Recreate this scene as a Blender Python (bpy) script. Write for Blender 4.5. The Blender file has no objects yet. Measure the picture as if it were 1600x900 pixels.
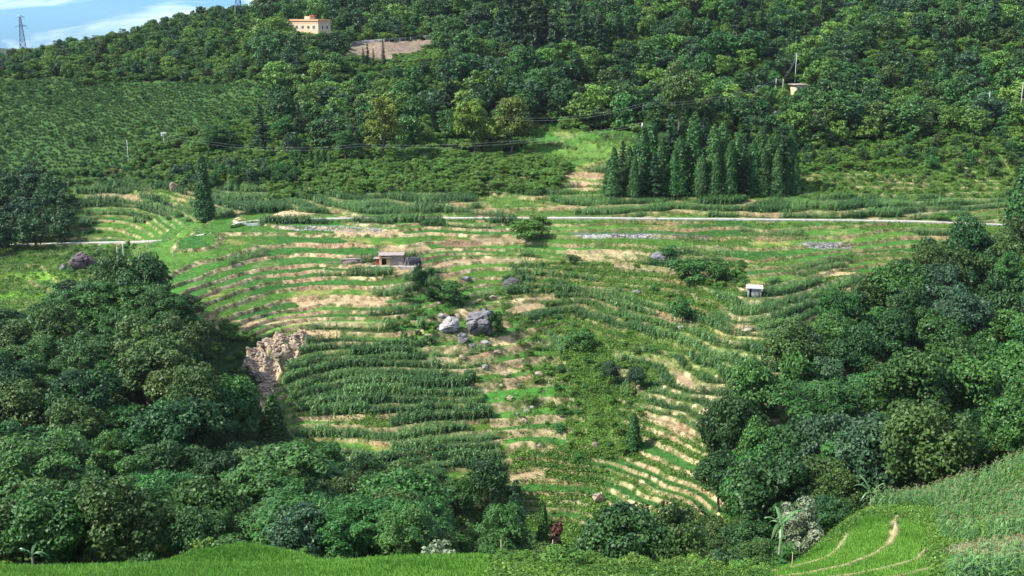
import bpy, bmesh, math, random
import numpy as np
from mathutils import Vector, Matrix
from math import radians, sin, cos, tan, atan, pi

# ---------------------------------------------------------------- camera, sky, sun, exposure
scene = bpy.context.scene
W0, H0 = 1600.0, 900.0
F = 1750.0                       # focal length in photograph pixels
TH = math.atan(430.0/F)          # camera pitch (down); eye level is row 20 of the photograph
cam_data = bpy.data.cameras.new("camera")
cam_data.sensor_width = 36.0
cam_data.lens = 36.0*F/W0
cam_data.clip_start = 0.5
cam_data.clip_end = 20000
cam = bpy.data.objects.new("camera", cam_data)
scene.collection.objects.link(cam)
cam.location = (0, 0, 0)
cam.rotation_euler = (pi/2-TH, 0, 0)
scene.camera = cam

SUN_DIR = Vector((-0.72, -0.20, 0.80)).normalized()     # towards the sun
SUN_EL = math.asin(SUN_DIR.z)
SUN_AZ = math.atan2(SUN_DIR.x, SUN_DIR.y)
world = bpy.data.worlds.new("World")
scene.world = world
world.use_nodes = True
wn, wl = world.node_tree.nodes, world.node_tree.links
wn.clear()
wo = wn.new('ShaderNodeOutputWorld')
bg = wn.new('ShaderNodeBackground')
bg.inputs['Strength'].default_value = 0.053
sky = wn.new('ShaderNodeTexSky')
sky.sky_type = 'NISHITA'
sky.sun_disc = False
sky.sun_elevation = SUN_EL
sky.sun_rotation = SUN_AZ
sky.altitude = 1500
sky.air_density = 1.0
sky.dust_density = 0.0
sky.ozone_density = 2.5
tc = wn.new('ShaderNodeTexCoord')
mp = wn.new('ShaderNodeMapping'); mp.inputs['Scale'].default_value = (5.0, 5.0, 24.0)
mp.inputs['Location'].default_value = (0.7, 0.2, 0.4)
mp.inputs['Rotation'].default_value = (0, radians(6), 0)
cn = wn.new('ShaderNodeTexNoise'); cn.inputs['Scale'].default_value = 1.0
cn.inputs['Detail'].default_value = 7; cn.inputs['Roughness'].default_value = 0.58
cn.inputs['Distortion'].default_value = 0.5
cr = wn.new('ShaderNodeValToRGB')
cr.color_ramp.elements[0].position = 0.44; cr.color_ramp.elements[0].color = (0, 0, 0, 1)
cr.color_ramp.elements[1].position = 0.62; cr.color_ramp.elements[1].color = (1, 1, 1, 1)
mx = wn.new('ShaderNodeMix'); mx.data_type = 'RGBA'
mx.inputs[7].default_value = (15.5, 17.5, 19.5, 1)
hs = wn.new('ShaderNodeHueSaturation'); hs.inputs['Saturation'].default_value = 1.25
wl.new(tc.outputs['Generated'], mp.inputs['Vector'])
wl.new(mp.outputs[0], cn.inputs['Vector'])
wl.new(cn.outputs[0], cr.inputs[0])
wl.new(cr.outputs[0], mx.inputs[0])
wl.new(sky.outputs[0], hs.inputs['Color'])
tn = wn.new('ShaderNodeMix'); tn.data_type = 'RGBA'; tn.blend_type = 'MULTIPLY'
tn.inputs[0].default_value = 1.0; tn.inputs[7].default_value = (0.42, 0.92, 1.95, 1)
wl.new(hs.outputs[0], tn.inputs[6]); wl.new(tn.outputs[2], mx.inputs[6])
wl.new(mx.outputs[2], bg.inputs[0])
wl.new(bg.outputs[0], wo.inputs[0])

sun_data = bpy.data.lights.new("sun", 'SUN')
sun_data.energy = 5.0
sun_data.angle = radians(0.5)
sun_data.color = (1.0, 0.965, 0.91)
sun = bpy.data.objects.new("sun", sun_data)
sun.rotation_euler = SUN_DIR.to_track_quat('Z', 'Y').to_euler()
sun.location = (0, 0, 200)
scene.collection.objects.link(sun)
scene.view_settings.view_transform = 'Standard'
scene.view_settings.look = 'None'
scene.view_settings.gamma = 1
scene.view_settings.use_curve_mapping = False
scene.view_settings.exposure = 0.92
HAZE = 0.00003
scene.cycles.max_bounces = 5
scene.cycles.diffuse_bounces = 3
scene.cycles.glossy_bounces = 2
scene.cycles.transmission_bounces = 3
scene.cycles.transparent_max_bounces = 4

# ---------------------------------------------------------------- projection helpers (photo pixel <-> world)
def tpy(py):
    "slope Z/Y of the ray through photograph row py"
    return np.tan(np.arctan((450.0-np.asarray(py, float))/F) - TH)
def spx(px, py):
    "slope X/Y of the ray through a photograph pixel"
    t = tpy(py)
    return (np.asarray(px, float)-800.0)/F*(cos(TH)-t*sin(TH))
def proj(X, Y, Z):
    d = Y*cos(TH)-Z*sin(TH)
    return 800.0+F*X/d, 450.0-F*(Y*sin(TH)+Z*cos(TH))/d

# ---------------------------------------------------------------- noise
def _h(ix, iy, seed):
    n = (ix.astype(np.int64)*374761393 + iy.astype(np.int64)*668265263 + seed*1274126177) & 0xffffffff
    n = ((n ^ (n >> 13))*1274126177) & 0xffffffff
    n = n ^ (n >> 16)
    return (n & 0xffffff)/float(0xffffff)
def vnoise(x, y, seed=0):
    x = np.asarray(x, float); y = np.asarray(y, float)
    ix = np.floor(x); iy = np.floor(y); fx = x-ix; fy = y-iy
    fx = fx*fx*(3-2*fx); fy = fy*fy*(3-2*fy)
    a = _h(ix, iy, seed); b = _h(ix+1, iy, seed); c = _h(ix, iy+1, seed); d = _h(ix+1, iy+1, seed)
    return (a*(1-fx)+b*fx)*(1-fy)+(c*(1-fx)+d*fx)*fy
def fbm(x, y, seed=0, oct=4):
    s = 0; a = 0.5; n = 0
    for i in range(oct):
        s = s+a*vnoise(x, y, seed+i*17); n += a; a *= .5; x = x*2.03+5.1; y = y*2.03+1.7
    return s/n
def sstep(a, b, x):
    t = np.clip((x-a)/(b-a), 0, 1); return t*t*(3-2*t)
def inpoly(px, py, poly):
    r = np.zeros(np.shape(px), bool); n = len(poly); j = n-1
    for i in range(n):
        xi, yi = poly[i]; xj, yj = poly[j]
        if yi != yj:
            c = ((yi > py) != (yj > py)) & (px < (xj-xi)*(py-yi)/(yj-yi)+xi)
            r ^= c
        j = i
    return r

# ---------------------------------------------------------------- the hillside: surveyed points (distance Y, row) by column
COLS = {
 -160: [(60,925),(80,905),(95,880),(112,905),(150,850),(200,690),(250,560),(290,480),(310,455),(335,412),(360,384),(385,350),(410,305),(435,262),(480,195),(540,140),(600,108),(700,125),(900,140)],
 0: [(60,925),(80,908),(95,889),(112,908),(150,850),(200,690),(250,560),(290,480),(310,455),(335,410),(360,382),(385,345),(410,300),(435,255),(480,185),(540,130),(600,98),(700,115),(900,130)],
 120: [(60,925),(80,908),(95,889),(112,908),(150,850),(200,690),(250,545),(290,465),(315,428),(340,402),(362,381),(385,345),(410,300),(435,250),(480,180),(540,122),(600,82),(700,97),(900,120)],
 200: [(60,925),(80,908),(95,887),(112,908),(150,850),(200,690),(240,555),(262,480),(285,428),(300,408),(325,395),(362,380),(385,345),(410,300),(435,250),(480,178),(540,118),(600,66),(700,80),(900,115)],
 300: [(60,925),(80,906),(98,882),(107,868),(120,905),(150,840),(190,720),(225,600),(255,495),(272,460),(300,410),(322,372),(345,356),(372,335),(400,295),(440,238),(480,175),(540,110),(600,58),(660,34),(760,60),(900,100)],
 380: [(98,880),(108,854),(120,905)],
 450: [(60,925),(80,906),(99,880),(107,866),(120,905),(150,875),(180,850),(203,800),(215,740),(226,680),(240,610),(262,522),(282,470),(300,425),(330,371),(345,345),(375,320),(395,295),(425,245),(450,205),(480,165),(540,100),(600,52),(650,36),(700,18),(760,10),(900,40)],
 600: [(70,925),(95,877),(110,905),(140,895),(160,882),(182,850),(200,800),(208,760),(217,720),(241,620),(265,522),(290,450),(312,405),(345,340),(372,315),(400,270),(430,235),(470,180),(520,140),(560,112),(582,104),(602,65),(640,58),(700,30),(800,-10),(1100,-10)],
 750: [(70,925),(95,876),(110,912),(140,900),(180,880),(195,850),(204,825),(215,760),(228,690),(243,620),(267,530),(305,440),(345,341),(375,312),(405,270),(435,235),(470,190),(520,130),(580,78),(605,60),(640,45),(700,0),(800,-40),(1000,-60)],
 900: [(70,925),(90,893),(105,930),(135,908),(165,895),(192,860),(202,825),(210,785),(219,730),(238,650),(262,560),(290,490),(312,412),(345,340),(372,310),(400,270),(430,225),(450,205),(500,150),(560,90),(620,40),(680,0),(800,-60),(1000,-80)],
 1050:[(70,925),(90,893),(105,930),(135,908),(160,890),(178,870),(193,825),(203,775),(219,705),(238,620),(262,540),(285,470),(310,405),(345,342),(372,312),(400,260),(435,205),(480,160),(540,90),(600,30),(660,-15),(800,-70)],
 1200:[(60,930),(85,905),(100,897),(120,910),(140,905),(165,865),(190,800),(203,730),(222,640),(246,560),(272,480),(308,405),(345,343),(372,312),(395,280),(430,215),(480,155),(540,90),(600,30),(660,-20),(800,-80)],
 1350:[(60,930),(80,903),(100,868),(120,822),(135,800),(150,818),(175,805),(195,750),(220,670),(245,590),(275,500),(308,420),(345,344),(372,315),(400,270),(440,210),(490,150),(550,85),(610,20),(680,-40),(800,-90)],
 1500:[(60,925),(75,898),(100,848),(125,802),(150,764),(165,776),(190,780),(220,700),(255,570),(290,460),(320,400),(347,347),(375,315),(400,270),(440,200),(490,140),(550,80),(610,15),(680,-50),(800,-100)],
 1600:[(60,918),(75,882),(100,815),(125,763),(150,722),(165,735),(190,740),(220,680),(255,570),(290,460),(320,400),(350,352),(380,305),(400,260),(440,190),(490,130),(550,70),(610,5),(680,-60),(800,-110)],
 1760:[(60,900),(75,850),(100,770),(125,715),(150,670),(165,685),(190,710),(220,660),(255,560),(290,455),(320,398),(350,352),(380,305),(400,255),(440,180),(490,120),(550,60),(610,-5),(680,-70),(800,-120)],
}
KA, KB = 20.0, 9.0
_P = []; _V = []
for px, prof in COLS.items():
    for (Y, py) in prof:
        _P.append((float(spx(px, py))*KA, math.log(Y)*KB)); _V.append(float(tpy(py)))
for s in (-.62, -.3, 0, .3, .62):
    for Y, t in ((16, -.80), (30, -.66)):
        _P.append((s*KA, math.log(Y)*KB)); _V.append(t)
    for Y, t in ((1500, -.06), (3200, -.03)):
        _P.append((s*KA, math.log(Y)*KB)); _V.append(t)
_P = np.array(_P); _V = np.array(_V)
def _tps(r2):
    return np.where(r2 > 1e-12, 0.5*r2*np.log(np.maximum(r2, 1e-12)), 0)
_n = len(_P)
_A = np.zeros((_n+3, _n+3))
_d2 = ((_P[:, None]-_P[None])**2).sum(-1)
_A[:_n, :_n] = _tps(_d2)+np.eye(_n)*0.02
_A[:_n, _n] = 1; _A[:_n, _n+1:] = _P
_A[_n, :_n] = 1; _A[_n+1:, :_n] = _P.T
_w = np.linalg.solve(_A, np.concatenate([_V, np.zeros(3)]))

def interp_rows(G, s, lY, s_ax, l_ax):
    fi = (s-s_ax[0])/(s_ax[1]-s_ax[0]); fj = (lY-l_ax[0])/(l_ax[1]-l_ax[0])
    fi = np.clip(fi, 0, len(s_ax)-1.001); fj = np.clip(fj, 0, len(l_ax)-1.001)
    i = fi.astype(int); j = fj.astype(int); u = fi-i; v = fj-j
    return (G[j, i]*(1-u)+G[j, i+1]*u)*(1-v)+(G[j+1, i]*(1-u)+G[j+1, i+1]*u)*v
# coarse evaluation of the spline, then bilinear look-up (smooth enough at 0.7 % steps)
_sa = np.linspace(-.78, .78, 261); _la = np.linspace(math.log(14), math.log(3300), 700)
_gs, _gl = np.meshgrid(_sa, _la)
_q = np.stack([_gs.ravel()*KA, _gl.ravel()*KB], 1)
_o = np.empty(len(_q))
for k in range(0, len(_q), 20000):
    qq = _q[k:k+20000]
    r2 = ((qq**2).sum(1)[:, None]+(_P**2).sum(1)[None]-2*qq@_P.T)
    _o[k:k+20000] = _tps(np.maximum(r2, 0))@_w[:_n]+_w[_n]+qq@_w[_n+1:]
TG = _o.reshape(_gs.shape)
def base_Z(X, Y):
    return Y*interp_rows(TG, X/Y, np.log(Y), _sa, _la)

# areas of the ground, outlined where they lie
SCAR0 = [(384,556),(400,540),(428,528),(466,520),(480,532),(466,556),(444,568),(430,590),(428,622),(414,645),(400,622),(406,596),(394,586),(380,572)]
SCAR = SCAR0
EMBANK = [(548,68),(690,58),(650,80),(600,100),(538,104)]
RICE_FRONT = [(-200,884),(150,884),(300,880),(470,871),(770,866),(776,960),(-200,960)]
RICE_BUMP = [(215,888),(300,868),(355,852),(430,850),(472,862),(474,872),(300,882)]
PADDY_RIGHT = [(1150,905),(1190,880),(1260,862),(1330,838),(1345,812),(1395,808),(1450,830),(1445,870),(1470,960),(1150,960)]

STEPS_AREA = [(655,480),(700,470),(850,520),(885,580),(885,700),(790,712),(768,640),(720,580),(660,560)]
def terrace(X, Y, Z, px, py):
    "returns stepped Z, riser mask (0..1), level, fraction within the step"
    w = sstep(160, 185, Y)*(1-sstep(392, 408, Y))*(1-sstep(1540, 1620, px))
    left = sstep(250, 150, px)
    w = w*(1-.35*left)
    nwx = (fbm(X/3.5, Y/3.5, 131, 3)-.5)*22; nwy = (fbm(X/3.5, Y/3.5, 137, 3)-.5)*16
    scar = inpoly(px+nwx, py+nwy, SCAR).astype(float)
    gully = np.exp(-((px-(930+0.22*(py-600)))/55.0)**2)*sstep(500, 560, py)*(1-sstep(700, 740, py))
    rough = fbm(X/26.0, Y/18.0, 5, 3)
    mid = sstep(860, 930, px)*(1-sstep(1150, 1200, px))*sstep(400, 430, py)*(1-sstep(640, 700, py))
    w = w*(1-.8*gully)*(1-scar)
    stp = inpoly(px+(fbm(X/6., Y/6., 141, 2)-.5)*40, py, STEPS_AREA)
    h = np.where(stp, 1.75, 1.0)
    q = (Z + (fbm(X/30.0, Y/22.0, 3, 3)-.5)*(1.5+1.6*mid+1.4*sstep(520,640,py)) + (fbm(X/6.0, Y/6.0, 9, 2)-.5)*.25)/h
    q = q+.25*np.sin(q*1.1)+(vnoise(X/9., Y/9., 77)-.5)*.3*mid
    L = np.floor(q); f = q-L
    wr = .13+.12*(vnoise(X/14., Y/14., 31)-.3)+.12*mid
    wr = np.where(stp, .40+.3*(vnoise(X/8., L*3.7, 35)-.5), np.clip(wr, .10, .35))

    g = np.where(f < 1-wr, f*.12/(1-wr), .12+.88*sstep(0, 1, (f-(1-wr))/wr))
    riser = (f > 1-wr)*1.0
    dq = (L+g-q)*h
    L = L+np.where(stp, 1000, 0)
    Zs = Z+dq*w
    return Zs, riser*(w > .4), L, f/(1-wr), w

def paddy(X, Y):
    q = (.83*X-.56*Y+4*fbm(X/11., Y/11., 41, 2)+1.5*np.sin(Y/9.))/5.2
    return np.floor(q), q-np.floor(q)
def fine(X, Y, Z, px, py):
    Zs, riser, L, f, w = terrace(X, Y, Z, px, py)
    # paddies of the near right spur
    m = inpoly(px, py, PADDY_RIGHT) & (Y < 140)
    Lp, fp = paddy(X, Y)
    Zs = np.where(m, Z+.55*(.5-fp)*(1-sstep(.9, 1, fp))-.27*sstep(.9, 1, fp)+.30*np.exp(-((fp-.04)/.07)**2), Zs)
    bund = m*np.clip(np.exp(-((fp-.03)/.08)**4)+np.exp(-((fp-.97)/.06)**4), 0, 1)
    amp = np.where(w > .4, .05+.22*riser, .35)
    amp = np.where(inpoly(px, py, RICE_FRONT) | inpoly(px, py, RICE_BUMP) | m, .04, amp)
    amp = np.where(Y > 420, 1.2, amp)
    hsx = np.exp(-((px-600)/90.)**2-((py-75)/45.)**2)+np.exp(-((px-484)/50.)**2-((py-55)/40.)**2)
    Zs = Zs+(fbm(X/48., Y/60., 61, 3)-.5)*26*sstep(425, 500, Y)*(1-np.clip(hsx, 0, 1))*(.35+.65*sstep(380, 480, px))
    amp = np.where(inpoly(px, py, EMBANK) & (Y > 540) & (Y < 640), .1, amp)
    Zs = Zs+(fbm(X/1.6, Y/1.6, 21, 3)-.5)*2*amp
    nwx = (fbm(X/3.5, Y/3.5, 131, 3)-.5)*22; nwy = (fbm(X/3.5, Y/3.5, 137, 3)-.5)*16
    sc = inpoly(px+nwx, py+nwy, SCAR) & (Y > 190) & (Y < 290)
    rg = 1-np.abs(2*fbm(X/3.2+Y/9., Y/7.0, 51, 4)-1)
    rg2 = 1-np.abs(2*fbm(X/1.1, Y/2.5, 57, 3)-1)
    rg3 = fbm(X/.7, Y/.9, 59, 3)
    Zs = np.where(sc, Zs-1.8+2.0*rg*rg+.9*rg2*rg2+.7*rg3, Zs)
    return Zs, riser, L, f, w, m, bund, Lp, sc

ROWS = np.concatenate([np.linspace(16, 66, 42, endpoint=False), np.linspace(66, 150, 230, endpoint=False),
                       np.linspace(150, 402, 840, endpoint=False), np.linspace(402, 700, 230, endpoint=False),
                       np.exp(np.linspace(math.log(700), math.log(3200), 60))])
SAX = np.linspace(-.74, .74, 1500)
GS, GY = np.meshgrid(SAX, ROWS)
GX = GS*GY
GZ0 = base_Z(GX, GY)
GPX, GPY = proj(GX, GY, GZ0)
GZ, RIS, LEV, FR, TW, PM, BUND, LEVP, SCM = fine(GX, GY, GZ0, GPX, GPY)

# the lane across the hill is cut level into the slope
ROAD = [(364,352),(380,347),(400,345),(470,342),(560,341),(650,341),(745,340.5),(830,341),(900,340),(1000,341.5),(1100,342),(1200,343),(1300,344),(1400,345),(1470,347),(1532,350),(1600,352)]
ROAD_LEFT = [(-80,388),(0,383),(70,381),(150,379),(215,378),(280,374),(320,366)]

def ground(X, Y):
    "height of the finished ground"
    X = np.atleast_1d(np.asarray(X, float)); Y = np.atleast_1d(np.asarray(Y, float))
    fi = np.clip((X/Y-SAX[0])/(SAX[1]-SAX[0]), 0, len(SAX)-1.001)
    fj = np.clip(np.interp(Y, ROWS, np.arange(len(ROWS))), 0, len(ROWS)-1.001)
    i = fi.astype(int); j = fj.astype(int); u = fi-i; v = fj-j
    return (GZ[j, i]*(1-u)+GZ[j, i+1]*u)*(1-v)+(GZ[j+1, i]*(1-u)+GZ[j+1, i+1]*u)*v
def hit(px, py, ymin=60.0, ymax=1500.0, base=False):
    "where the sight line through a photograph pixel first meets the ground beyond ymin"
    t = float(tpy(py)); s = float(spx(px, py))
    Ys = np.arange(ymin, ymax, .2)
    zg = base_Z(Ys*s, Ys) if base else ground(Ys*s, Ys)
    k = np.argmax(zg >= Ys*t)
    Y = Ys[k] if zg[k] >= Ys[k]*t else ymax
    return Vector((Y*s, Y, Y*t))
def on_ground(px, py, Y):
    "point of the ground below the direction of a pixel at distance Y"
    X = float(spx(px, py))*Y
    return Vector((X, Y, float(ground(X, Y)[0])))
def height_of(px_span, Y):
    return px_span*Y/F

def ribbon(pts, ymin, ymax):
    out = []
    for px, py in pts:
        out.append(hit(px, py, ymin, ymax, base=True))
    # smooth height and distance along the lane
    A = np.array([tuple(p) for p in out])
    n = 8
    t = np.arange(len(A)); tt = np.linspace(0, len(A)-1, (len(A)-1)*n+1)
    B = np.stack([np.interp(tt, t, A[:, k]) for k in range(3)], 1)
    for it in range(20):
        B[1:-1, 1] = (B[:-2, 1]+B[1:-1, 1]*2+B[2:, 1])/4
        B[1:-1, 2] = (B[:-2, 2]+B[1:-1, 2]*2+B[2:, 2])/4
    return B
ROAD_C = ribbon(ROAD, 315, 372)
ROADL_C = ribbon(ROAD_LEFT, 330, 380)
for RC, hw in ((ROAD_C, 1.5), (ROADL_C, 1.3)):
    x0, x1 = RC[0, 0], RC[-1, 0]
    yc = np.interp(GX, RC[:, 0], RC[:, 1]); zc = np.interp(GX, RC[:, 0], RC[:, 2])
    dy = GY-yc
    inx = (GX > x0-1) & (GX < x1+1)
    wgt = (1-sstep(hw+.2, hw+2.2, np.abs(dy)))*inx
    GZ = GZ*(1-wgt)+(zc-.25)*wgt
    RIS = np.where(wgt > .5, 0, RIS)

# ---------------------------------------------------------------- what grows where
Z_LEFT_UP = [(150,345),(360,335),(840,345),(835,405),(700,520),(330,520),(300,430),(150,430)]
Z_SPUR = [(160,350),(345,335),(350,430),(330,500),(150,470)]
Z_LEFT_CORN = [(455,530),(640,525),(760,600),(775,660),(460,645),(440,600)]
Z_LEFT_LOW = [(455,645),(775,655),(800,760),(760,850),(640,860),(540,780),(470,700)]
Z_STEPS = [(640,480),(700,470),(830,500),(890,580),(880,700),(790,700),(770,640),(700,560)]
Z_RIGHT_UP = [(835,345),(1600,345),(1640,400),(1450,450),(1330,440),(1150,440),(1150,408),(835,405)]
Z_MID_HILL = [(800,408),(1150,408),(1150,470),(1050,600),(960,620),(830,590),(780,470)]
Z_RIGHT_CORN = [(1160,440),(1420,430),(1330,520),(1260,590),(1200,680),(1160,760),(1080,760),(1000,690),(1000,620),(1090,540)]
Z_RIGHT_LOW = [(940,690),(1180,670),(1170,830),(1000,850),(930,780)]
Z_LOW_MID = [(800,700),(940,690),(960,800),(930,880),(780,880)]
Z_CORN_STRIP = [(420,300),(800,300),(1060,302),(1500,308),(1590,300),(1590,342),(800,338),(420,330)]
Z_MEADOW = [(815,203),(1005,200),(990,262),(960,330),(830,330),(860,262),(815,240)]
Z_SCRUB = [(430,262),(520,235),(830,238),(900,262),(860,300),(780,322),(420,318)]
Z_RIGHT_GREEN = [(1235,235),(1580,210),(1600,310),(1060,306),(1240,290)]
Z_LEFT_FIELD = [(90,285),(430,280),(430,330),(330,345),(180,372),(60,372)]
Z_LEFT_WEED = [(-100,375),(215,375),(190,440),(120,470),(-100,500)]
Z_TEA = [(-150,135),(170,120),(420,125),(440,190),(420,245),(300,270),(-150,290)]
Z_NEAR_CORN = [(1560,660),(1700,650),(1700,860),(1480,850),(1440,800),(1330,800),(1200,850),(1180,880),(1150,870),(1240,800),(1400,745),(1480,700)]
Z_OLIVE = [(1470,905),(1500,862),(1600,850),(1700,840),(1700,960),(1450,960)]

def cover(px, py, X, Y, L):
    "kind of ground: 0 weeds, 1 young rice, 2 maize, 3 bare earth, 4 deep green rice, 5 scrub, 6 forest floor"
    wx = (fbm(X/9., Y/6., 101, 3)-.5)*60; wy = (fbm(X/9., Y/6., 111, 3)-.5)*26
    qx = px+wx; qy = py+wy
    seg = np.floor((X+900+70*_h(L, L*0+7, 15)+(vnoise(X/2.5, Y/2.5, 19)-.5)*2.5+Y*.35)/(13+12*_h(L, L*0+2, 5)))
    r = _h(L, seg, 404)
    t = np.zeros(np.shape(px), int)
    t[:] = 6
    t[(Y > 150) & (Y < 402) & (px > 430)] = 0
    def setp(poly, cuts, kinds):
        m = inpoly(qx, qy, poly)
        k = np.select([r < c for c in cuts], kinds, kinds[-1])
        t[m] = k[m]
    setp(Z_TEA, [1], [5])
    setp(Z_SCRUB, [1], [5])
    setp(Z_RIGHT_GREEN, [1], [0])
    setp(Z_MEADOW, [.55, .75, .9, 1], [1, 0, 2, 3])
    setp(Z_LEFT_FIELD, [.6, .9, .97, 1], [2, 0, 1, 3])
    setp(Z_LEFT_WEED, [.75, 1], [0, 1])
    setp(Z_CORN_STRIP, [.92, 1], [2, 0])
    setp(Z_LEFT_UP, [.42, .60, .70, 1], [1, 2, 3, 4])
    setp(Z_SPUR, [.6, .92, 1], [1, 4, 0])
    setp(Z_RIGHT_UP, [.5, .64, .7, 1], [1, 0, 2, 4])
    setp(Z_MID_HILL, [.55, .93, 1], [2, 0, 3])
    setp(Z_LEFT_CORN, [.97, 1], [2, 0])
    setp(Z_LEFT_LOW, [.68, .85, .93, 1], [2, 0, 1, 3])
    setp(STEPS_AREA, [.72, .9, .96, 1], [1, 4, 2, 0])
    setp(Z_RIGHT_CORN, [.78, .96, 1], [2, 0, 3])
    setp(Z_LOW_MID, [.5, .85, 1], [0, 4, 3])
    setp(Z_RIGHT_LOW, [.75, .80, 1], [4, 3, 0])
    gul = np.exp(-((px-(930+0.22*(py-600)))/45.0)**2)*sstep(480, 560, py)*(1-sstep(690, 740, py)) > .5
    t[gul & (Y > 190)] = 0
    near = Y < 152
    for poly, k in ((Z_NEAR_CORN, 2), (Z_OLIVE, 0), (PADDY_RIGHT, 1), (RICE_FRONT, 1), (RICE_BUMP, 4)):
        m = inpoly(px+wx*.2, py+wy*.2, poly) & near
        t[m] = k
    t[near & (t == 6)] = 0
    return t

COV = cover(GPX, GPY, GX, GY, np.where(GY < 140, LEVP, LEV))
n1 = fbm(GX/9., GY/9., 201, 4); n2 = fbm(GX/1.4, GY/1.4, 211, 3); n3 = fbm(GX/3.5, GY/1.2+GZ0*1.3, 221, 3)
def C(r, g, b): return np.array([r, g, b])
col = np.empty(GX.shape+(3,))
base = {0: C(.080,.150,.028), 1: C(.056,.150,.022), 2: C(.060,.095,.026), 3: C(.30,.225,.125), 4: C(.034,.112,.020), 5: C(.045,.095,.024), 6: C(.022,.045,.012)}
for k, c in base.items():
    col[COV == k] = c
def blend(m, c):
    global col
    m = np.clip(m, 0, 1)[..., None]
    col = col*(1-m)+np.asarray(c)*m
tan_ = C(.42,.325,.18); earth = C(.30,.19,.115)
# open soil patches among weeds and maize, dry stubble on the walls of the terraces
op = ((COV == 2) | (COV == 0))
blend(op*sstep(.58, .68, n1*.6+n2*.4)*.7*(GY < 420)*(~inpoly(GPX, GPY, Z_LEFT_CORN)), tan_*.75)
blend((COV == 1)*sstep(.62, .72, n1)*.45, C(.26,.26,.10))
# every plot has its own stage of growth
segv = _h(np.where(GY < 140, LEVP, LEV), np.floor((GX+900+70*_h(LEV, LEV*0+7, 15)+(vnoise(GX/2.5, GY/2.5, 19)-.5)*2.5+GY*.35)/(13+12*_h(LEV, LEV*0+2, 5))), 909)
col = col*np.where((COV != 6) & (COV != 5) & (GY < 420), .78+.42*segv, 1)[..., None]
col[..., 0] *= np.where(COV == 1, .8+.5*_h(LEV, LEV*0+3, 4), 1)
in_up = inpoly(GPX, GPY, Z_LEFT_UP) | inpoly(GPX, GPY, Z_RIGHT_CORN) | inpoly(GPX, GPY, Z_RIGHT_LOW)
dry = sstep(.40, .54, n3*.35+n1*.3+n2*.35)*np.where(in_up, 1.0, .55)
dry = dry*np.where(inpoly(GPX, GPY, Z_LEFT_FIELD) | inpoly(GPX, GPY, Z_CORN_STRIP), .5, 1)
dry = dry*np.where(inpoly(GPX, GPY, Z_MID_HILL) | inpoly(GPX, GPY, Z_LEFT_WEED), .45, 1)
dry = dry*np.where(inpoly(GPX, GPY, Z_RIGHT_UP), .6, 1)
rf = np.clip((FR-1)/.15, 0, 1)
blend(RIS*.85*(COV != 6), C(.115,.135,.042))
stz = LEV > 500
blend(RIS*stz*.6*sstep(.35, .6, n3*.5+n2*.5), C(.22,.165,.095))
blend(RIS*(COV != 6)*dry*(0.35+.65*sstep(.1, .5, rf)), tan_*(.62+.7*n2[..., None]))
blend(RIS*(COV != 6)*sstep(.58, .68, n1)*.5, earth)
blend((FR < .1)*(TW > .5)*(COV != 6)*.35*sstep(.4, .6, n3), tan_*.85)       # worn outer lips
blend(PM*BUND*.95, C(.36,.31,.15))
# the landslide
blend(SCM*1.0, C(.42,.30,.175)*(.6+.8*n2[..., None]))
blend(SCM*sstep(.60, .68, n1*.7+n3*.3)*.85, C(.085,.12,.035))
blend(SCM*sstep(.58, .66, n3)*.35, C(.22,.13,.08))
em = inpoly(GPX, GPY, EMBANK) & (GY > 540) & (GY < 640)
blend(em*1.0, C(.20,.155,.11)*(.75+.5*vnoise(GX/1.2, GY*3, 88)[..., None]))
# pale bare spots seen in the photograph
for (cx, cy, rx, ry, c, a) in [
    (450,334,38,4,tan_*1.1,.9),(1290,381,42,4,C(.34,.32,.29),.85),(720,379,34,6,earth*.7,.9),(1310,426,34,4,tan_*1.15,.95),
    (955,397,75,9,tan_,.75),(795,467,28,6,tan_*1.15,.85),(780,531,35,6,tan_,.85),(790,576,32,5,tan_,.7),(800,534,30,5,tan_,.7),
    (905,288,22,8,tan_,.8),(905,288,8,4,C(.36,.17,.11),.8),
    (1410,328,70,9,C(.27,.25,.12),.8),(1480,250,60,7,C(.33,.24,.15),.6),(1360,258,50,3,tan_,.6),(1540,232,40,10,C(.30,.18,.12),.5),
    (500,518,30,7,C(.52,.37,.20),.9),(470,502,120,5,tan_*1.05,.7),(540,352,70,2,C(.36,.34,.28),.5),(960,366,70,2.5,C(.44,.42,.39),.75),(180,268,26,3,C(.33,.2,.13),.8),
    (515,650,60,5,tan_,.8),(520,664,70,4,tan_*.95,.6),(730,690,60,4,tan_,.7),(880,775,40,4,C(.33,.30,.17),.8),(912,784,30,5,C(.36,.32,.19),.8),
    (1060,545,160,40,C(.13,.22,.035),.35),(30,460,45,6,C(.15,.33,.03),.9),(60,430,60,7,C(.14,.28,.03),.8),
    (930,236,70,16,C(.14,.22,.05),.5),(895,395,8,8,tan_,.8),(1170,516,30,8,C(.33,.22,.14),.4)]:
    d = ((GPX-cx+(n1-.5)*26)/rx)**2+((GPY-cy+(n1-.5)*9)/ry)**2
    blend((1-sstep(.55, 1.25, d))*a*((GY > 150) if cy < 800 else True)*(.55+.9*n2 > .75), c*np.ones(3))
n5 = vnoise(GX/.55, GY/.55, 333)
col = col*(.50+.70*n2+.32*n5)[..., None]
col[..., 0] *= (.88+.24*n1)

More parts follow.
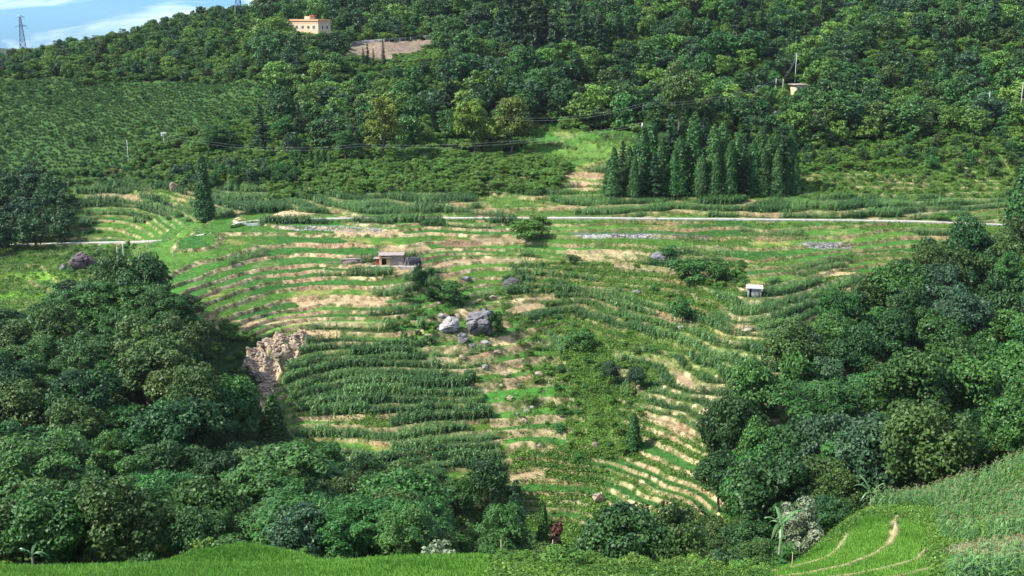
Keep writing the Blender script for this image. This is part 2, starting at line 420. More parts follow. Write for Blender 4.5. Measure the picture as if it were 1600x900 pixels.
def new_mesh(name, V, Q, attrs=None, smooth=False, mats=()):
    me = bpy.data.meshes.new(name)
    V = np.asarray(V, np.float32); Q = np.asarray(Q, np.int32); k = Q.shape[1]
    me.vertices.add(len(V)); me.vertices.foreach_set('co', V.ravel())
    me.loops.add(Q.size); me.loops.foreach_set('vertex_index', Q.ravel())
    me.polygons.add(len(Q)); me.polygons.foreach_set('loop_start', np.arange(0, Q.size, k, dtype=np.int32))
    me.polygons.foreach_set('use_smooth', np.full(len(Q), bool(smooth)))
    for nm, (ty, A) in (attrs or {}).items():
        at = me.attributes.new(nm, ty, 'POINT')
        at.data.foreach_set('color' if ty == 'FLOAT_COLOR' else 'value', np.asarray(A, np.float32).ravel())
    for m in mats: me.materials.append(m)
    me.update()
    return me
def link(name, me, parent=None, loc=None):
    o = bpy.data.objects.new(name, me)
    scene.collection.objects.link(o)
    if parent is not None: o.parent = parent
    if loc is not None: o.location = loc
    return o
def tag(o, label=None, cat=None, group=None, kind=None):
    if label: o['label'] = label
    if cat: o['category'] = cat
    if group: o['group'] = group
    if kind: o['kind'] = kind
    return o

# ---------------------------------------------------------------- materials
def mat_new(name):
    m = bpy.data.materials.new(name); m.use_nodes = True
    nt = m.node_tree; nt.nodes.clear()
    out = nt.nodes.new('ShaderNodeOutputMaterial'); p = nt.nodes.new('ShaderNodeBsdfPrincipled')
    nt.links.new(p.outputs[0], out.inputs[0])
    return m, nt, p, out
def surf(name, c, rough=.85, scale=3.0, var=.35, bump=.3, bscale=8.0, metal=0.0, spec=.3, streak=None):
    m, nt, p, out = mat_new(name)
    g = nt.nodes.new('ShaderNodeNewGeometry')
    mpn = nt.nodes.new('ShaderNodeMapping'); nt.links.new(g.outputs['Position'], mpn.inputs[0])
    if streak: mpn.inputs['Scale'].default_value = streak
    n = nt.nodes.new('ShaderNodeTexNoise'); n.inputs['Scale'].default_value = scale; n.inputs['Detail'].default_value = 6
    nt.links.new(mpn.outputs[0], n.inputs['Vector'])
    r = nt.nodes.new('ShaderNodeValToRGB')
    r.color_ramp.elements[0].position = .3; r.color_ramp.elements[1].position = .72
    r.color_ramp.elements[0].color = tuple(x*(1-var) for x in c)+(1,)
    r.color_ramp.elements[1].color = tuple(min(1, x*(1+var*.7)) for x in c)+(1,)
    nt.links.new(n.outputs[0], r.inputs[0]); nt.links.new(r.outputs[0], p.inputs['Base Color'])
    p.inputs['Roughness'].default_value = rough; p.inputs['Metallic'].default_value = metal
    p.inputs['Specular IOR Level'].default_value = spec
    if bump:
        n2_ = nt.nodes.new('ShaderNodeTexNoise'); n2_.inputs['Scale'].default_value = bscale; n2_.inputs['Detail'].default_value = 8
        nt.links.new(g.outputs['Position'], n2_.inputs['Vector'])
        b = nt.nodes.new('ShaderNodeBump'); b.inputs['Strength'].default_value = bump; b.inputs['Distance'].default_value = .2
        nt.links.new(n2_.outputs[0], b.inputs['Height']); nt.links.new(b.outputs[0], p.inputs['Normal'])
    return m
def ground_mat():
    m, nt, p, out = mat_new('hillside_ground')
    a = nt.nodes.new('ShaderNodeAttribute'); a.attribute_name = 'cover'
    g = nt.nodes.new('ShaderNodeNewGeometry')
    n = nt.nodes.new('ShaderNodeTexNoise'); n.inputs['Scale'].default_value = 2.2; n.inputs['Detail'].default_value = 8; n.inputs['Roughness'].default_value = .7
    nt.links.new(g.outputs['Position'], n.inputs['Vector'])
    mr = nt.nodes.new('ShaderNodeMapRange'); mr.inputs[1].default_value = .3; mr.inputs[2].default_value = .7; mr.inputs[3].default_value = .62; mr.inputs[4].default_value = 1.38
    nt.links.new(n.outputs[0], mr.inputs[0])
    vm = nt.nodes.new('ShaderNodeVectorMath'); vm.operation = 'SCALE'
    nt.links.new(a.outputs['Color'], vm.inputs[0]); nt.links.new(mr.outputs[0], vm.inputs['Scale'])
    nt.links.new(vm.outputs[0], p.inputs['Base Color'])
    p.inputs['Roughness'].default_value = .95; p.inputs['Specular IOR Level'].default_value = .1
    b = nt.nodes.new('ShaderNodeBump'); b.inputs['Strength'].default_value = .8; b.inputs['Distance'].default_value = .35
    n4 = nt.nodes.new('ShaderNodeTexNoise'); n4.inputs['Scale'].default_value = 1.6; n4.inputs['Detail'].default_value = 9; n4.inputs['Roughness'].default_value = .7
    nt.links.new(g.outputs['Position'], n4.inputs['Vector'])
    nt.links.new(n4.outputs[0], b.inputs['Height']); nt.links.new(b.outputs[0], p.inputs['Normal'])
    return m
NR, NC = GX.shape
idx = np.arange(NR*NC, dtype=np.int32).reshape(NR, NC)
Q = np.stack([idx[:-1, :-1], idx[:-1, 1:], idx[1:, 1:], idx[1:, :-1]], -1).reshape(-1, 4)
rgba = np.ones((NR*NC, 4), np.float32); rgba[:, :3] = np.clip(col, 0, 1).reshape(-1, 3)
gm = new_mesh('hillside', np.stack([GX, GY, GZ], -1).reshape(-1, 3), Q, {'cover': ('FLOAT_COLOR', rgba)}, True, [ground_mat()])
tag(link('hillside', gm), kind='structure')

# ---------------------------------------------------------------- foliage
def foliage(name, lo, hi, rough=.5, spec=.25, trans=.14, objvar=.22):
    m, nt, p, out = mat_new(name)
    a = nt.nodes.new('ShaderNodeAttribute'); a.attribute_name = 'tint'
    mxx = nt.nodes.new('ShaderNodeMix'); mxx.data_type = 'RGBA'
    mxx.inputs[6].default_value = tuple(lo)+(1,); mxx.inputs[7].default_value = tuple(hi)+(1,)
    nt.links.new(a.outputs['Fac'], mxx.inputs[0])
    oi = nt.nodes.new('ShaderNodeObjectInfo')
    mr = nt.nodes.new('ShaderNodeMapRange'); mr.inputs[3].default_value = 1-objvar; mr.inputs[4].default_value = 1+objvar
    nt.links.new(oi.outputs['Random'], mr.inputs[0])
    hsv = nt.nodes.new('ShaderNodeHueSaturation')
    mr2 = nt.nodes.new('ShaderNodeMapRange'); mr2.inputs[3].default_value = .488; mr2.inputs[4].default_value = .515
    ml = nt.nodes.new('ShaderNodeMath'); ml.operation = 'MULTIPLY'; ml.inputs[1].default_value = 7.31
    fr = nt.nodes.new('ShaderNodeMath'); fr.operation = 'FRACT'
    nt.links.new(oi.outputs['Random'], ml.inputs[0]); nt.links.new(ml.outputs[0], fr.inputs[0]); nt.links.new(fr.outputs[0], mr2.inputs[0])
    nt.links.new(mr2.outputs[0], hsv.inputs['Hue']); nt.links.new(mr.outputs[0], hsv.inputs['Value'])
    nt.links.new(mxx.outputs[2], hsv.inputs['Color'])
    nt.links.new(hsv.outputs[0], p.inputs['Base Color'])
    p.inputs['Roughness'].default_value = rough; p.inputs['Specular IOR Level'].default_value = spec
    tr = nt.nodes.new('ShaderNodeBsdfTranslucent'); ms = nt.nodes.new('ShaderNodeMixShader'); ms.inputs[0].default_value = trans
    nt.links.new(hsv.outputs[0], tr.inputs[0]); nt.links.new(p.outputs[0], ms.inputs[1]); nt.links.new(tr.outputs[0], ms.inputs[2])
    nt.links.new(ms.outputs[0], out.inputs[0])
    return m
M = {
 'dark':  foliage('leaf_dark', (.010,.038,.012), (.046,.122,.027)),
 'mid':   foliage('leaf_mid', (.016,.066,.014), (.070,.178,.032)),
 'blue':  foliage('leaf_blue', (.014,.048,.022), (.070,.142,.058)),
 'yellow':foliage('leaf_yellow', (.055,.105,.012), (.165,.225,.022)),
 'bright': foliage('leaf_bright', (.050,.120,.016), (.140,.260,.040)),
 'olive': foliage('leaf_olive', (.022,.055,.012), (.080,.140,.030)),
 'pine':  foliage('leaf_pine', (.012,.040,.017), (.044,.100,.034), trans=.1),
 'cone':  foliage('leaf_cone', (.018,.064,.014), (.065,.165,.032), trans=.12),
 'pale':  foliage('leaf_pale', (.035,.085,.022), (.28,.31,.20)),
 'red':   foliage('leaf_red', (.03,.012,.010), (.11,.035,.025)),
 'weed':  foliage('leaf_weed', (.040,.105,.014), (.14,.265,.036), objvar=0),
 'grass': foliage('leaf_grass', (.055,.165,.016), (.16,.34,.045), objvar=0),
 'corn':  foliage('leaf_corn', (.022,.080,.018), (.15,.29,.075), rough=.45, spec=.3, objvar=.1),
 'banana':foliage('leaf_banana', (.04,.12,.03), (.10,.22,.06), rough=.35, spec=.5),
 'tassel':surf('corn_tassel', (.34,.26,.15), bump=0),
 'straw': foliage('dry_straw', (.35,.27,.18), (.62,.52,.40), objvar=0),
 'bark':  surf('bark', (.12,.095,.07), scale=4, bump=.6, streak=(1,1,.25)),
 'palebark': surf('pale_bark', (.30,.27,.22), scale=4, bump=.4, streak=(1,1,.25)),
}
RNG = np.random.default_rng(7)

def leaf_quads(P, N, size, rng, aspect=.62, jitter=.3):
    "diamond leaves at P facing N"
    n = len(P)
    N = N/np.linalg.norm(N, axis=1, keepdims=True)
    R = rng.normal(size=(n, 3)); U = np.cross(N, R); U /= np.linalg.norm(U, axis=1, keepdims=True)+1e-9
    Vv = np.cross(N, U)
    s = (size*(1+jitter*rng.uniform(-1, 1, n)))[:, None]
    droop = N*s*.22
    A = P-U*s; B = P+Vv*s*aspect-droop*.3; Cc = P+U*s-droop; D = P-Vv*s*aspect-droop*.3
    V = np.stack([A, B, Cc, D], 1).reshape(-1, 3)
    return V, np.arange(4*n).reshape(-1, 4)

def sph(n, rng):
    v = rng.normal(size=(n, 3)); return v/np.linalg.norm(v, axis=1, keepdims=True)

def tube_q(pts, rad, sides=6):
    V = []; Q = []
    pts = [Vector(p) for p in pts]
    for i, p in enumerate(pts):
        d = (pts[min(i+1, len(pts)-1)]-pts[max(i-1, 0)]).normalized()
        u = d.cross(Vector((0.31, 0.93, 0.17))).normalized(); v = d.cross(u)
        for k in range(sides):
            a = 2*pi*k/sides
            V.append(tuple(p+(u*cos(a)+v*sin(a))*rad[i]))
    for i in range(len(pts)-1):
        for k in range(sides):
            a = i*sides+k; b = i*sides+(k+1) % sides
            Q.append((a, b, b+sides, a+sides))
    n = len(V); e = (len(pts)-1)*sides
    V.append(tuple(pts[-1]))
    for k in range(0, sides, 2):
        Q.append((e+k, e+(k+1) % sides, e+(k+2) % sides, n))
    return V, Q
def join(parts):
    V = []; Q = []; o = 0
    for v, q in parts:
        V.append(np.asarray(v, float)); Q.append(np.asarray(q, int)+o); o += len(v)
    return np.concatenate(V), np.concatenate(Q)

def broad_crown(seed, H=10.0, Wd=9.0, lobes=34, per=150, leaf=.34, base=.22, flat=.75, shape=1.0, ntop=.25):
    "uneven crown: many leafy boughs round an inner skeleton, gaps between"
    rng = np.random.default_rng(seed)
    Ps = []; Ns = []; T = []; cents = []
    lean = rng.normal(size=2)*.06
    for i in range(lobes):
        d = sph(1, rng)[0]
        zz = rng.uniform(-.75, 1)
        rr = math.sqrt(max(0, 1-abs(zz)**(1.7*shape)))
        a = rng.uniform(0, 2*pi)
        q = rng.uniform(.62, 1.0) if i > lobes*.2 else rng.uniform(.1, .5)
        cx = cos(a)*rr*q*Wd*.40*(1+.18*sin(3*a+seed)); cy = sin(a)*rr*q*Wd*.40*(1+.18*cos(2*a+seed))
        cz = H*(base+(1-base)*.5)+zz*q*H*(1-base)*.42
        cx += lean[0]*cz; cy += lean[1]*cz
        lr = Wd*rng.uniform(.07, .18)
        cents.append((cx, cy, cz, lr))
        n = int(per*(lr/(Wd*.15))**2)
        dd = sph(n, rng); dd[:, 2] = np.abs(dd[:, 2])*np.where(rng.random(n) < .75, 1, -1)
        r = lr*rng.uniform(.70, 1.08, n)**.5
        # boughs break up into clumps
        clump = .75+.5*vnoise(dd[:, 0]*2.7+i*7.1+dd[:, 2]*2.1, dd[:, 1]*2.7+i*3.3, seed)
        P = np.array([cx, cy, cz])+dd*r[:, None]*clump[:, None]*np.array([1, 1, flat])
        Nn = dd+rng.normal(size=(n, 3))*.55+np.array([0, 0, ntop])
        Ps.append(P); Ns.append(Nn); T.append(np.clip(rng.random(n)*.65+rng.random()*.45, 0, 1))
    P = np.concatenate(Ps); N = np.concatenate(Ns); t = np.concatenate(T)
    V, Qd = leaf_quads(P, N, leaf, rng)
    return V, Qd, np.repeat(t, 4), cents

def layered_crown(seed, H=10., Wd=9., layers=26, per=170, leaf=.22):
    "airy crown of flat feathery sprays, one above another"
    rng = np.random.default_rng(seed); Ps = []; Ns = []; T = []; cents = []
    for i in range(layers):
        z = rng.uniform(.28, .97); a = rng.uniform(0, 2*pi)
        R = Wd*.44*math.sqrt(max(0.05, 1-((z-.5)/.55)**2))*rng.uniform(.3, 1)
        c = np.array([cos(a)*R, sin(a)*R, H*z]); lr = Wd*rng.uniform(.12, .22)
        cents.append((c[0], c[1], c[2], lr))
        n = per; ang = rng.uniform(0, 2*pi, n); rr = np.sqrt(rng.random(n))*lr*(.8+.3*np.sin(ang*3+i))
        P = np.stack([c[0]+np.cos(ang)*rr, c[1]+np.sin(ang)*rr, c[2]+lr*.35*(1-(rr/lr)**2)+rng.normal(size=n)*lr*.10], 1)
        Ps.append(P); Ns.append(np.stack([np.cos(ang)*.5, np.sin(ang)*.5, np.ones(n)], 1)+rng.normal(size=(n, 3))*.4)
        T.append(np.clip(rng.random(n)*.6+rng.random()*.45, 0, 1))
    P = np.concatenate(Ps); N = np.concatenate(Ns); t = np.concatenate(T)
    V, Qd = leaf_quads(P, N, leaf, rng, .5)
    return V, Qd, np.repeat(t, 4), cents

def cone_crown(seed, H=12., Wd=4.5, n=6400, leaf=.24, power=.58, spiky=0.0, base=.04):
    "narrow conical crown of drooping sprays"
    rng = np.random.default_rng(seed)
    z = rng.random(n)**1.15; z = base+(1-base)*z
    a = rng.uniform(0, 2*pi, n)
    prof = (1-z)**power*np.minimum(1, (z-base)*9+.45)
    nb = 26
    band = z*nb
    R = Wd*.5*prof*(1-spiky*.45*(band-np.floor(band)))*(.74+.45*vnoise(np.cos(a)*1.8+7, np.sin(a)*1.8+z*nb*.5, seed))
    r = R*rng.uniform(.60, 1.0, n)*(1+.35*(rng.random(n) < .14))+.12*rng.random(n)
    P = np.stack([np.cos(a)*r, np.sin(a)*r, z*H-r*.12], 1)
    N = np.stack([np.cos(a), np.sin(a), np.full(n, .55)], 1)+rng.normal(size=(n, 3))*.5
    V, Qd = leaf_quads(P, N, leaf, rng, .5)
    return V, Qd, np.repeat(np.clip(rng.random(n)*.6+.4*vnoise(np.cos(a)*3+9, z*20+np.sin(a)*3, seed+3), 0, 1), 4), []

def pine_crown(seed, H=14., Wd=4.6, tiers=19, per=8, leaf=.30):
    "tall open conifer: separate drooping branches in tiers"
    rng = np.random.default_rng(seed); Ps = []; Ns = []
    for i in range(tiers):
        z = .14+.84*i/(tiers-1); R = Wd*.5*(1-z)**.8+.25
        for k in range(per):
            if rng.random() < .15: continue
            a = rng.uniform(0, 2*pi); Rb = R*rng.uniform(.65, 1.15); m = max(4, int(Rb*13))
            u = rng.random(m)**.8*Rb
            w = .14+.22*(u/Rb)*(1-u/Rb)*4*.5
            lat = rng.normal(size=m)*w*.8
            Ps.append(np.stack([np.cos(a)*u-np.sin(a)*lat, np.sin(a)*u+np.cos(a)*lat, z*H+rng.normal(size=m)*.1-u*u*.07+rng.normal()*.15], 1))
            Ns.append(np.tile([np.cos(a)*.4, np.sin(a)*.4, 1.], (m, 1))+rng.normal(size=(m, 3))*.5)
    P = np.concatenate(Ps); N = np.concatenate(Ns)
    V, Qd = leaf_quads(P, N, leaf, rng, .45)
    return V, Qd, np.repeat(rng.random(len(P)), 4), []

def trunk_mesh(seed, H, cents, r0=.26, top=.62, limbs=7):
    rng = np.random.default_rng(seed+900)
    k = 6; pts = [(0, 0, -.6)]; x = y = 0
    for i in range(1, k+1):
        x += rng.normal()*.05*H/10; y += rng.normal()*.05*H/10
        pts.append((x, y, H*top*i/k))
    rad = [r0*1.35]+[r0*(1-.75*i/k) for i in range(1, k+1)]
    parts = [tube_q(pts, rad, 7)]
    for c in sorted(cents, key=lambda c: -c[3])[:limbs]:
        j = int(rng.integers(2, k)); s = Vector(pts[j]); e = Vector(c[:3])
        if e.z < s.z: e.z = s.z+.5
        mid = s.lerp(e, .5)+Vector((0, 0, -.25))
        parts.append(tube_q([s, mid, e], [r0*.42, r0*.25, r0*.07], 5))
    return join(parts)

KINDS = {}
def proto(kind, gen, n, H, matk, bark='bark', r0=.26, top=.62, **kw):
    L = []
    for i in range(n):
        V, Qd, t, cents = gen(sum(map(ord, kind))*13+i*101, H=H, **kw)
        cm = new_mesh(kind+'_crown', V, Qd, {'tint': ('FLOAT', t)}, False, [M[matk]])
        tv, tq = trunk_mesh(i+7, H, cents, r0, top, 8 if cents else 0)
        tm = new_mesh(kind+'_trunk', tv, tq, None, True, [M[bark]])
        L.append((cm, tm, (V, Qd, t)))
    KINDS[kind] = (L, H)
# near and mid-distance crowns, then lighter ones for the far slopes
for mk in ('dark', 'mid', 'blue', 'olive'):
    proto('broad_'+mk, broad_crown, 4, 10.0, mk, lobes=70, per=230, leaf=.19, Wd=8.8)
proto('broad_tall', broad_crown, 3, 14.0, 'mid', lobes=90, per=210, leaf=.20, Wd=7.5, base=.12, shape=1.4)
proto('broad_yellow', broad_crown, 3, 12.0, 'yellow', lobes=60, per=170, leaf=.24, Wd=10., flat=.5, ntop=.6, top=.6, base=.10)
proto('feather', layered_crown, 3, 10.0, 'mid', layers=50, per=260, leaf=.17, Wd=9.)
proto('feather_yellow', layered_crown, 2, 10.0, 'yellow', layers=34, per=210, leaf=.24, Wd=9.)
proto('far_dark', broad_crown, 4, 10.0, 'dark', lobes=40, per=80, leaf=.34, Wd=9.6, base=.0)
proto('far_mid', broad_crown, 4, 10.0, 'mid', lobes=40, per=80, leaf=.34, Wd=9.6, base=.0)
proto('far_blue', broad_crown, 3, 10.0, 'blue', lobes=40, per=80, leaf=.34, Wd=9.0, base=.0)
proto('far_olive', broad_crown, 3, 10.0, 'olive', lobes=36, per=80, leaf=.34, Wd=9.0, base=.0)
proto('far_bright', broad_crown, 3, 10.0, 'bright', lobes=40, per=80, leaf=.34, Wd=9.4, base=.0)
proto('cone', cone_crown, 4, 12.0, 'cone', r0=.2, top=.9)
proto('pine', pine_crown, 4, 14.0, 'pine', r0=.2, top=.95)
proto('bush_mid', broad_crown, 3, 2.6, 'bright', lobes=24, per=100, leaf=.12, Wd=3.4, base=.0, r0=.06)
proto('bush_dark', broad_crown, 3, 2.6, 'mid', lobes=24, per=100, leaf=.12, Wd=3.4, base=.0, r0=.06)
proto('bush_weed', broad_crown, 2, 2.4, 'weed', lobes=20, per=90, leaf=.12, Wd=3.6, base=.0, r0=.05)
proto('bush_pale', broad_crown, 2, 3.0, 'pale', lobes=18, per=70, leaf=.16, Wd=3.6, base=.0, r0=.06)
proto('flower_tree', broad_crown, 1, 8.0, 'pale', lobes=36, per=190, leaf=.17, Wd=7.5, base=.02)
proto('bush_red', broad_crown, 1, 3.0, 'red', lobes=14, per=60, leaf=.15, Wd=2.6, base=.1, r0=.06)
proto('sapling', broad_crown, 2, 5.0, 'mid', lobes=14, per=50, leaf=.2, Wd=3.0, base=.2, r0=.08, bark='palebark')

TREES = []      # (root, info) for labels and groups at the end
def plant(kind, X, Y, h=None, wf=1.0, name=None, label=None, cat=None, group=None, info=None, z=None, detail=True, rz=None):
    L, H = KINDS[kind]
    cm, tm, _ = L[int(RNG.integers(len(L)))]
    z = float(ground(X, Y)[0]) if z is None else z
    sc = (h or H)/H
    rz = float(RNG.uniform(0, 2*pi)) if rz is None else rz
    nm = name or ('conifer' if kind in ('cone', 'pine') else 'bush' if kind.startswith('bush') else 'broadleaf_tree')
    root = bpy.data.objects.new(nm, None); scene.collection.objects.link(root)
    root.empty_display_size = .5
    root.location = (X, Y, z-.15); root.rotation_euler = (0, 0, rz); root.scale = (sc*wf, sc*wf, sc)
    link('crown', cm, root)
    link('trunk', tm, root)
    tag(root, label, cat or ('conifer' if kind in ('cone', 'pine') else 'bush' if kind.startswith('bush') else 'tree'), group)
    px, py = proj(X, Y, z)
    TREES.append((root, dict(kind=kind, px=float(px), py=float(py), pt=float(proj(X, Y, z+(h or H))[1]), Y=Y, h=(h or H), **(info or {}))))
    return root

def merged(name, items, label, cat, matk, group=None):
    "items: (V,Q,tint) template, position, rotation, scale xyz -> one mesh"
    Vs = []; Qs = []; Ts = []; o = 0
    for (V, Qd, t), p, r, s in items:
        c, s_ = cos(r), sin(r)
        x = (V[:, 0]*c-V[:, 1]*s_)*s[0]+p[0]; y = (V[:, 0]*s_+V[:, 1]*c)*s[0]+p[1]; z = V[:, 2]*s[1]+p[2]
        Vs.append(np.stack([x, y, z], 1).astype(np.float32)); Qs.append(Qd+o); o += len(V)
        Ts.append(np.clip(t*s[2], 0, 1))
    me = new_mesh(name, np.concatenate(Vs), np.concatenate(Qs), {'tint': ('FLOAT', np.concatenate(Ts))}, False, [M[matk]])
    return tag(link(name, me), label, cat, None, 'stuff')

# ---------------------------------------------------------------- small plants in masses
def template(gen_parts, tints):
    V, Q_ = join(gen_parts); return V, Q_, np.asarray(tints, float)
def corn_template(seed, H=2.2, nl=8, seg=3, wd=.055):
    rng = np.random.default_rng(seed); V = []; Qd = []; T = []
    sv, sq = tube_q([(0, 0, 0), (0, 0, H*.55), (0, 0, H*.92)], [.03, .022, .01], 3)
    V += list(sv); Qd += [tuple(q) for q in sq]; T += [.35]*len(sv)
    a0 = rng.uniform(0, pi)
    for i in range(nl):
        a = a0+(i % 2)*pi+rng.normal()*.45; z0 = H*(.15+.72*i/(nl-1)); Ln = H*(.40 if i < nl-2 else .28)*rng.uniform(.8, 1.15)
        up = rng.uniform(.55, .95); o = len(V); tt = rng.random()
        for k in range(seg+1):
            u = k/seg; r = Ln*u*.85; zz = z0+Ln*(up*u-1.15*u*u*rng.uniform(.75, 1.1)); w = wd*(1.3-u*1.1) if k else wd*.6
            dx, dy = cos(a), sin(a)
            V.append((dx*r-dy*w, dy*r+dx*w, zz)); V.append((dx*r+dy*w, dy*r-dx*w, zz+.012)); T += [tt, tt]
        for k in range(seg):
            Qd.append((o+2*k, o+2*k+1, o+2*k+3, o+2*k+2))
    return np.array(V), np.array(Qd), np.array(T)
def tassel_mesh(H=2.2):
    parts = [tube_q([(0, 0, H*.9), (.0, 0, H*1.06)], [.012, .006], 3)]
    for k in range(5):
        a = k*1.26; parts.append(tube_q([(0, 0, H*.95), (cos(a)*.10, sin(a)*.10, H*1.02+.03*(k % 2))], [.010, .005], 3))
    return join(parts)
CORN_T = [corn_template(i, nl=8, seg=2, wd=.12) for i in range(6)]
def tuft_template(seed, n=9, h=.55, w=.5, leaf=.13):
    rng = np.random.default_rng(seed)
    P = rng.normal(size=(n, 3))*np.array([w*.45, w*.45, 0])+np.array([0, 0, 1])*rng.uniform(.1, h, n)[:, None]
    V, Qd = leaf_quads(P, rng.normal(size=(n, 3))*.7+np.array([0, -.0, .8]), leaf, rng, .6)
    return V, Qd, np.repeat(rng.random(n), 4)
TUFT_T = [tuft_template(i) for i in range(8)]
def blade_template(seed, n=7, h=.5, w=.35):
    rng = np.random.default_rng(seed); V = []; Qd = []; T = []
    for i in range(n):
        x, y = rng.normal(size=2)*w*.5; a = rng.uniform(0, 2*pi); hh = h*rng.uniform(.6, 1.1); b = rng.normal(size=2)*.12*h/.5; o = len(V); ww = .03*h/.5
        dx, dy = cos(a)*ww, sin(a)*ww
        V += [(x-dx, y-dy, 0), (x+dx, y+dy, 0), (x+b[0]+dx*.4, y+b[1]+dy*.4, hh), (x+b[0]-dx*.4, y+b[1]-dy*.4, hh)]
        Qd.append((o, o+1, o+2, o+3)); T += [rng.random()]*4
    return np.array(V), np.array(Qd), np.array(T)
BLADE_T = [blade_template(i) for i in range(6)]

def scatter(n, poly, kindset, ymin=150, ymax=420, fmin=.0, fmax=.9, riser=False, seed=1, dens=None):
    "random points of the ground whose view falls inside poly and whose cover is in kindset"
    rng = np.random.default_rng(seed)
    xs = [p[0] for p in poly]; ys = [p[1] for p in poly]
    # draw in ground coordinates with even density
    px0, px1 = min(xs), max(xs)
    s0, s1 = (px0-800)/F*.96-.0, (px1-800)/F*1.12
    s0, s1 = min((px0-800)/F*.96, (px0-800)/F*1.12), max((px1-800)/F*.96, (px1-800)/F*1.12)
    Y = np.sqrt(rng.random(n)*(ymax**2-ymin**2)+ymin**2); X = Y*rng.uniform(s0, s1, n)
    zb = base_Z(X, Y); px, py = proj(X, Y, zb)
    k = inpoly(px, py, poly); X, Y, zb, px, py = X[k], Y[k], zb[k], px[k], py[k]
    Zs, ris, L, f, w = terrace(X, Y, zb, px, py)
    if kindset is not None:
        c = cover(px, py, X, Y, L)
        k = np.isin(c, list(kindset)) & (f > fmin) & ((f < fmax) | (w < .4))
        X, Y, px, py, f = X[k], Y[k], px[k], py[k], f[k]
    if dens is not None:
        k = rng.random(len(X)) < dens(X, Y)
        X, Y, px, py, f = X[k], Y[k], px[k], py[k], f[k]
    z = ground(X, Y)
    # keep plants off the lanes
    for RC, hw in ((ROAD_C, 2.0), (ROADL_C, 1.8)):
        yc = np.interp(X, RC[:, 0], RC[:, 1]); k = (np.abs(Y-yc) > hw) | (X < RC[0, 0]) | (X > RC[-1, 0])
        X, Y, z, px, py = X[k], Y[k], z[k], px[k], py[k]
    return np.stack([X, Y, z, px, py], 1)
def mass(name, pts, temps, matk, label, cat, smin=.8, smax=1.2, tmul=1.0):
    rng = np.random.default_rng(len(pts))
    items = [(temps[int(rng.integers(len(temps)))], p[:3]-np.array([0, 0, .05]), rng.uniform(0, 2*pi), (rng.uniform(smin, smax),)*2+(tmul,)) for p in pts]
    return merged(name, items, label, cat, matk)

# ---------------------------------------------------------------- instancing for uncountable vegetation (each ONE object of kind "stuff")
def gn_scatter(name, pts, rot, scl, pick, meshes, label, cat):
    src = bpy.data.collections.new(name+'_sources')
    for i, me in enumerate(meshes):
        o = bpy.data.objects.new('%s_source_%02d' % (name, i), me); src.objects.link(o)
    n = len(pts)
    me = bpy.data.meshes.new(name)
    me.vertices.add(n); me.vertices.foreach_set('co', np.asarray(pts, np.float32)[:, :3].ravel())
    a = me.attributes.new('rot', 'FLOAT_VECTOR', 'POINT'); r = np.zeros((n, 3), np.float32); r[:, 2] = rot; a.data.foreach_set('vector', r.ravel())
    a = me.attributes.new('scl', 'FLOAT_VECTOR', 'POINT'); a.data.foreach_set('vector', np.asarray(scl, np.float32).ravel())
    a = me.attributes.new('pick', 'INT', 'POINT'); a.data.foreach_set('value', np.asarray(pick, np.int32))
    ng = bpy.data.node_groups.new(name, 'GeometryNodeTree')
    ng.interface.new_socket('Geometry', in_out='INPUT', socket_type='NodeSocketGeometry')
    ng.interface.new_socket('Geometry', in_out='OUTPUT', socket_type='NodeSocketGeometry')
    N, Lk = ng.nodes, ng.links
    gi = N.new('NodeGroupInput'); go = N.new('NodeGroupOutput')
    ci = N.new('GeometryNodeCollectionInfo'); ci.inputs['Collection'].default_value = src
    ci.inputs['Separate Children'].default_value = True; ci.inputs['Reset Children'].default_value = True
    ip = N.new('GeometryNodeInstanceOnPoints'); ip.inputs['Pick Instance'].default_value = True
    def att(nm, ty):
        x = N.new('GeometryNodeInputNamedAttribute'); x.data_type = ty; x.inputs['Name'].default_value = nm; return x.outputs['Attribute']
    e2r = N.new('FunctionNodeEulerToRotation')
    Lk.new(att('rot', 'FLOAT_VECTOR'), e2r.inputs[0])
    Lk.new(gi.outputs[0], ip.inputs['Points']); Lk.new(ci.outputs[0], ip.inputs['Instance'])
    Lk.new(att('pick', 'INT'), ip.inputs['Instance Index'])
    Lk.new(e2r.outputs[0], ip.inputs['Rotation']); Lk.new(att('scl', 'FLOAT_VECTOR'), ip.inputs['Scale'])
    Lk.new(ip.outputs[0], go.inputs[0])
    o = link(name, me)
    md = o.modifiers.new('scatter', 'NODES'); md.node_group = ng
    return tag(o, label, cat, None, 'stuff')
def tmpl_meshes(T, nm, matk):
    return [new_mesh(nm, V, Q_, {'tint': ('FLOAT', t)}, False, [M[matk]]) for V, Q_, t in T]
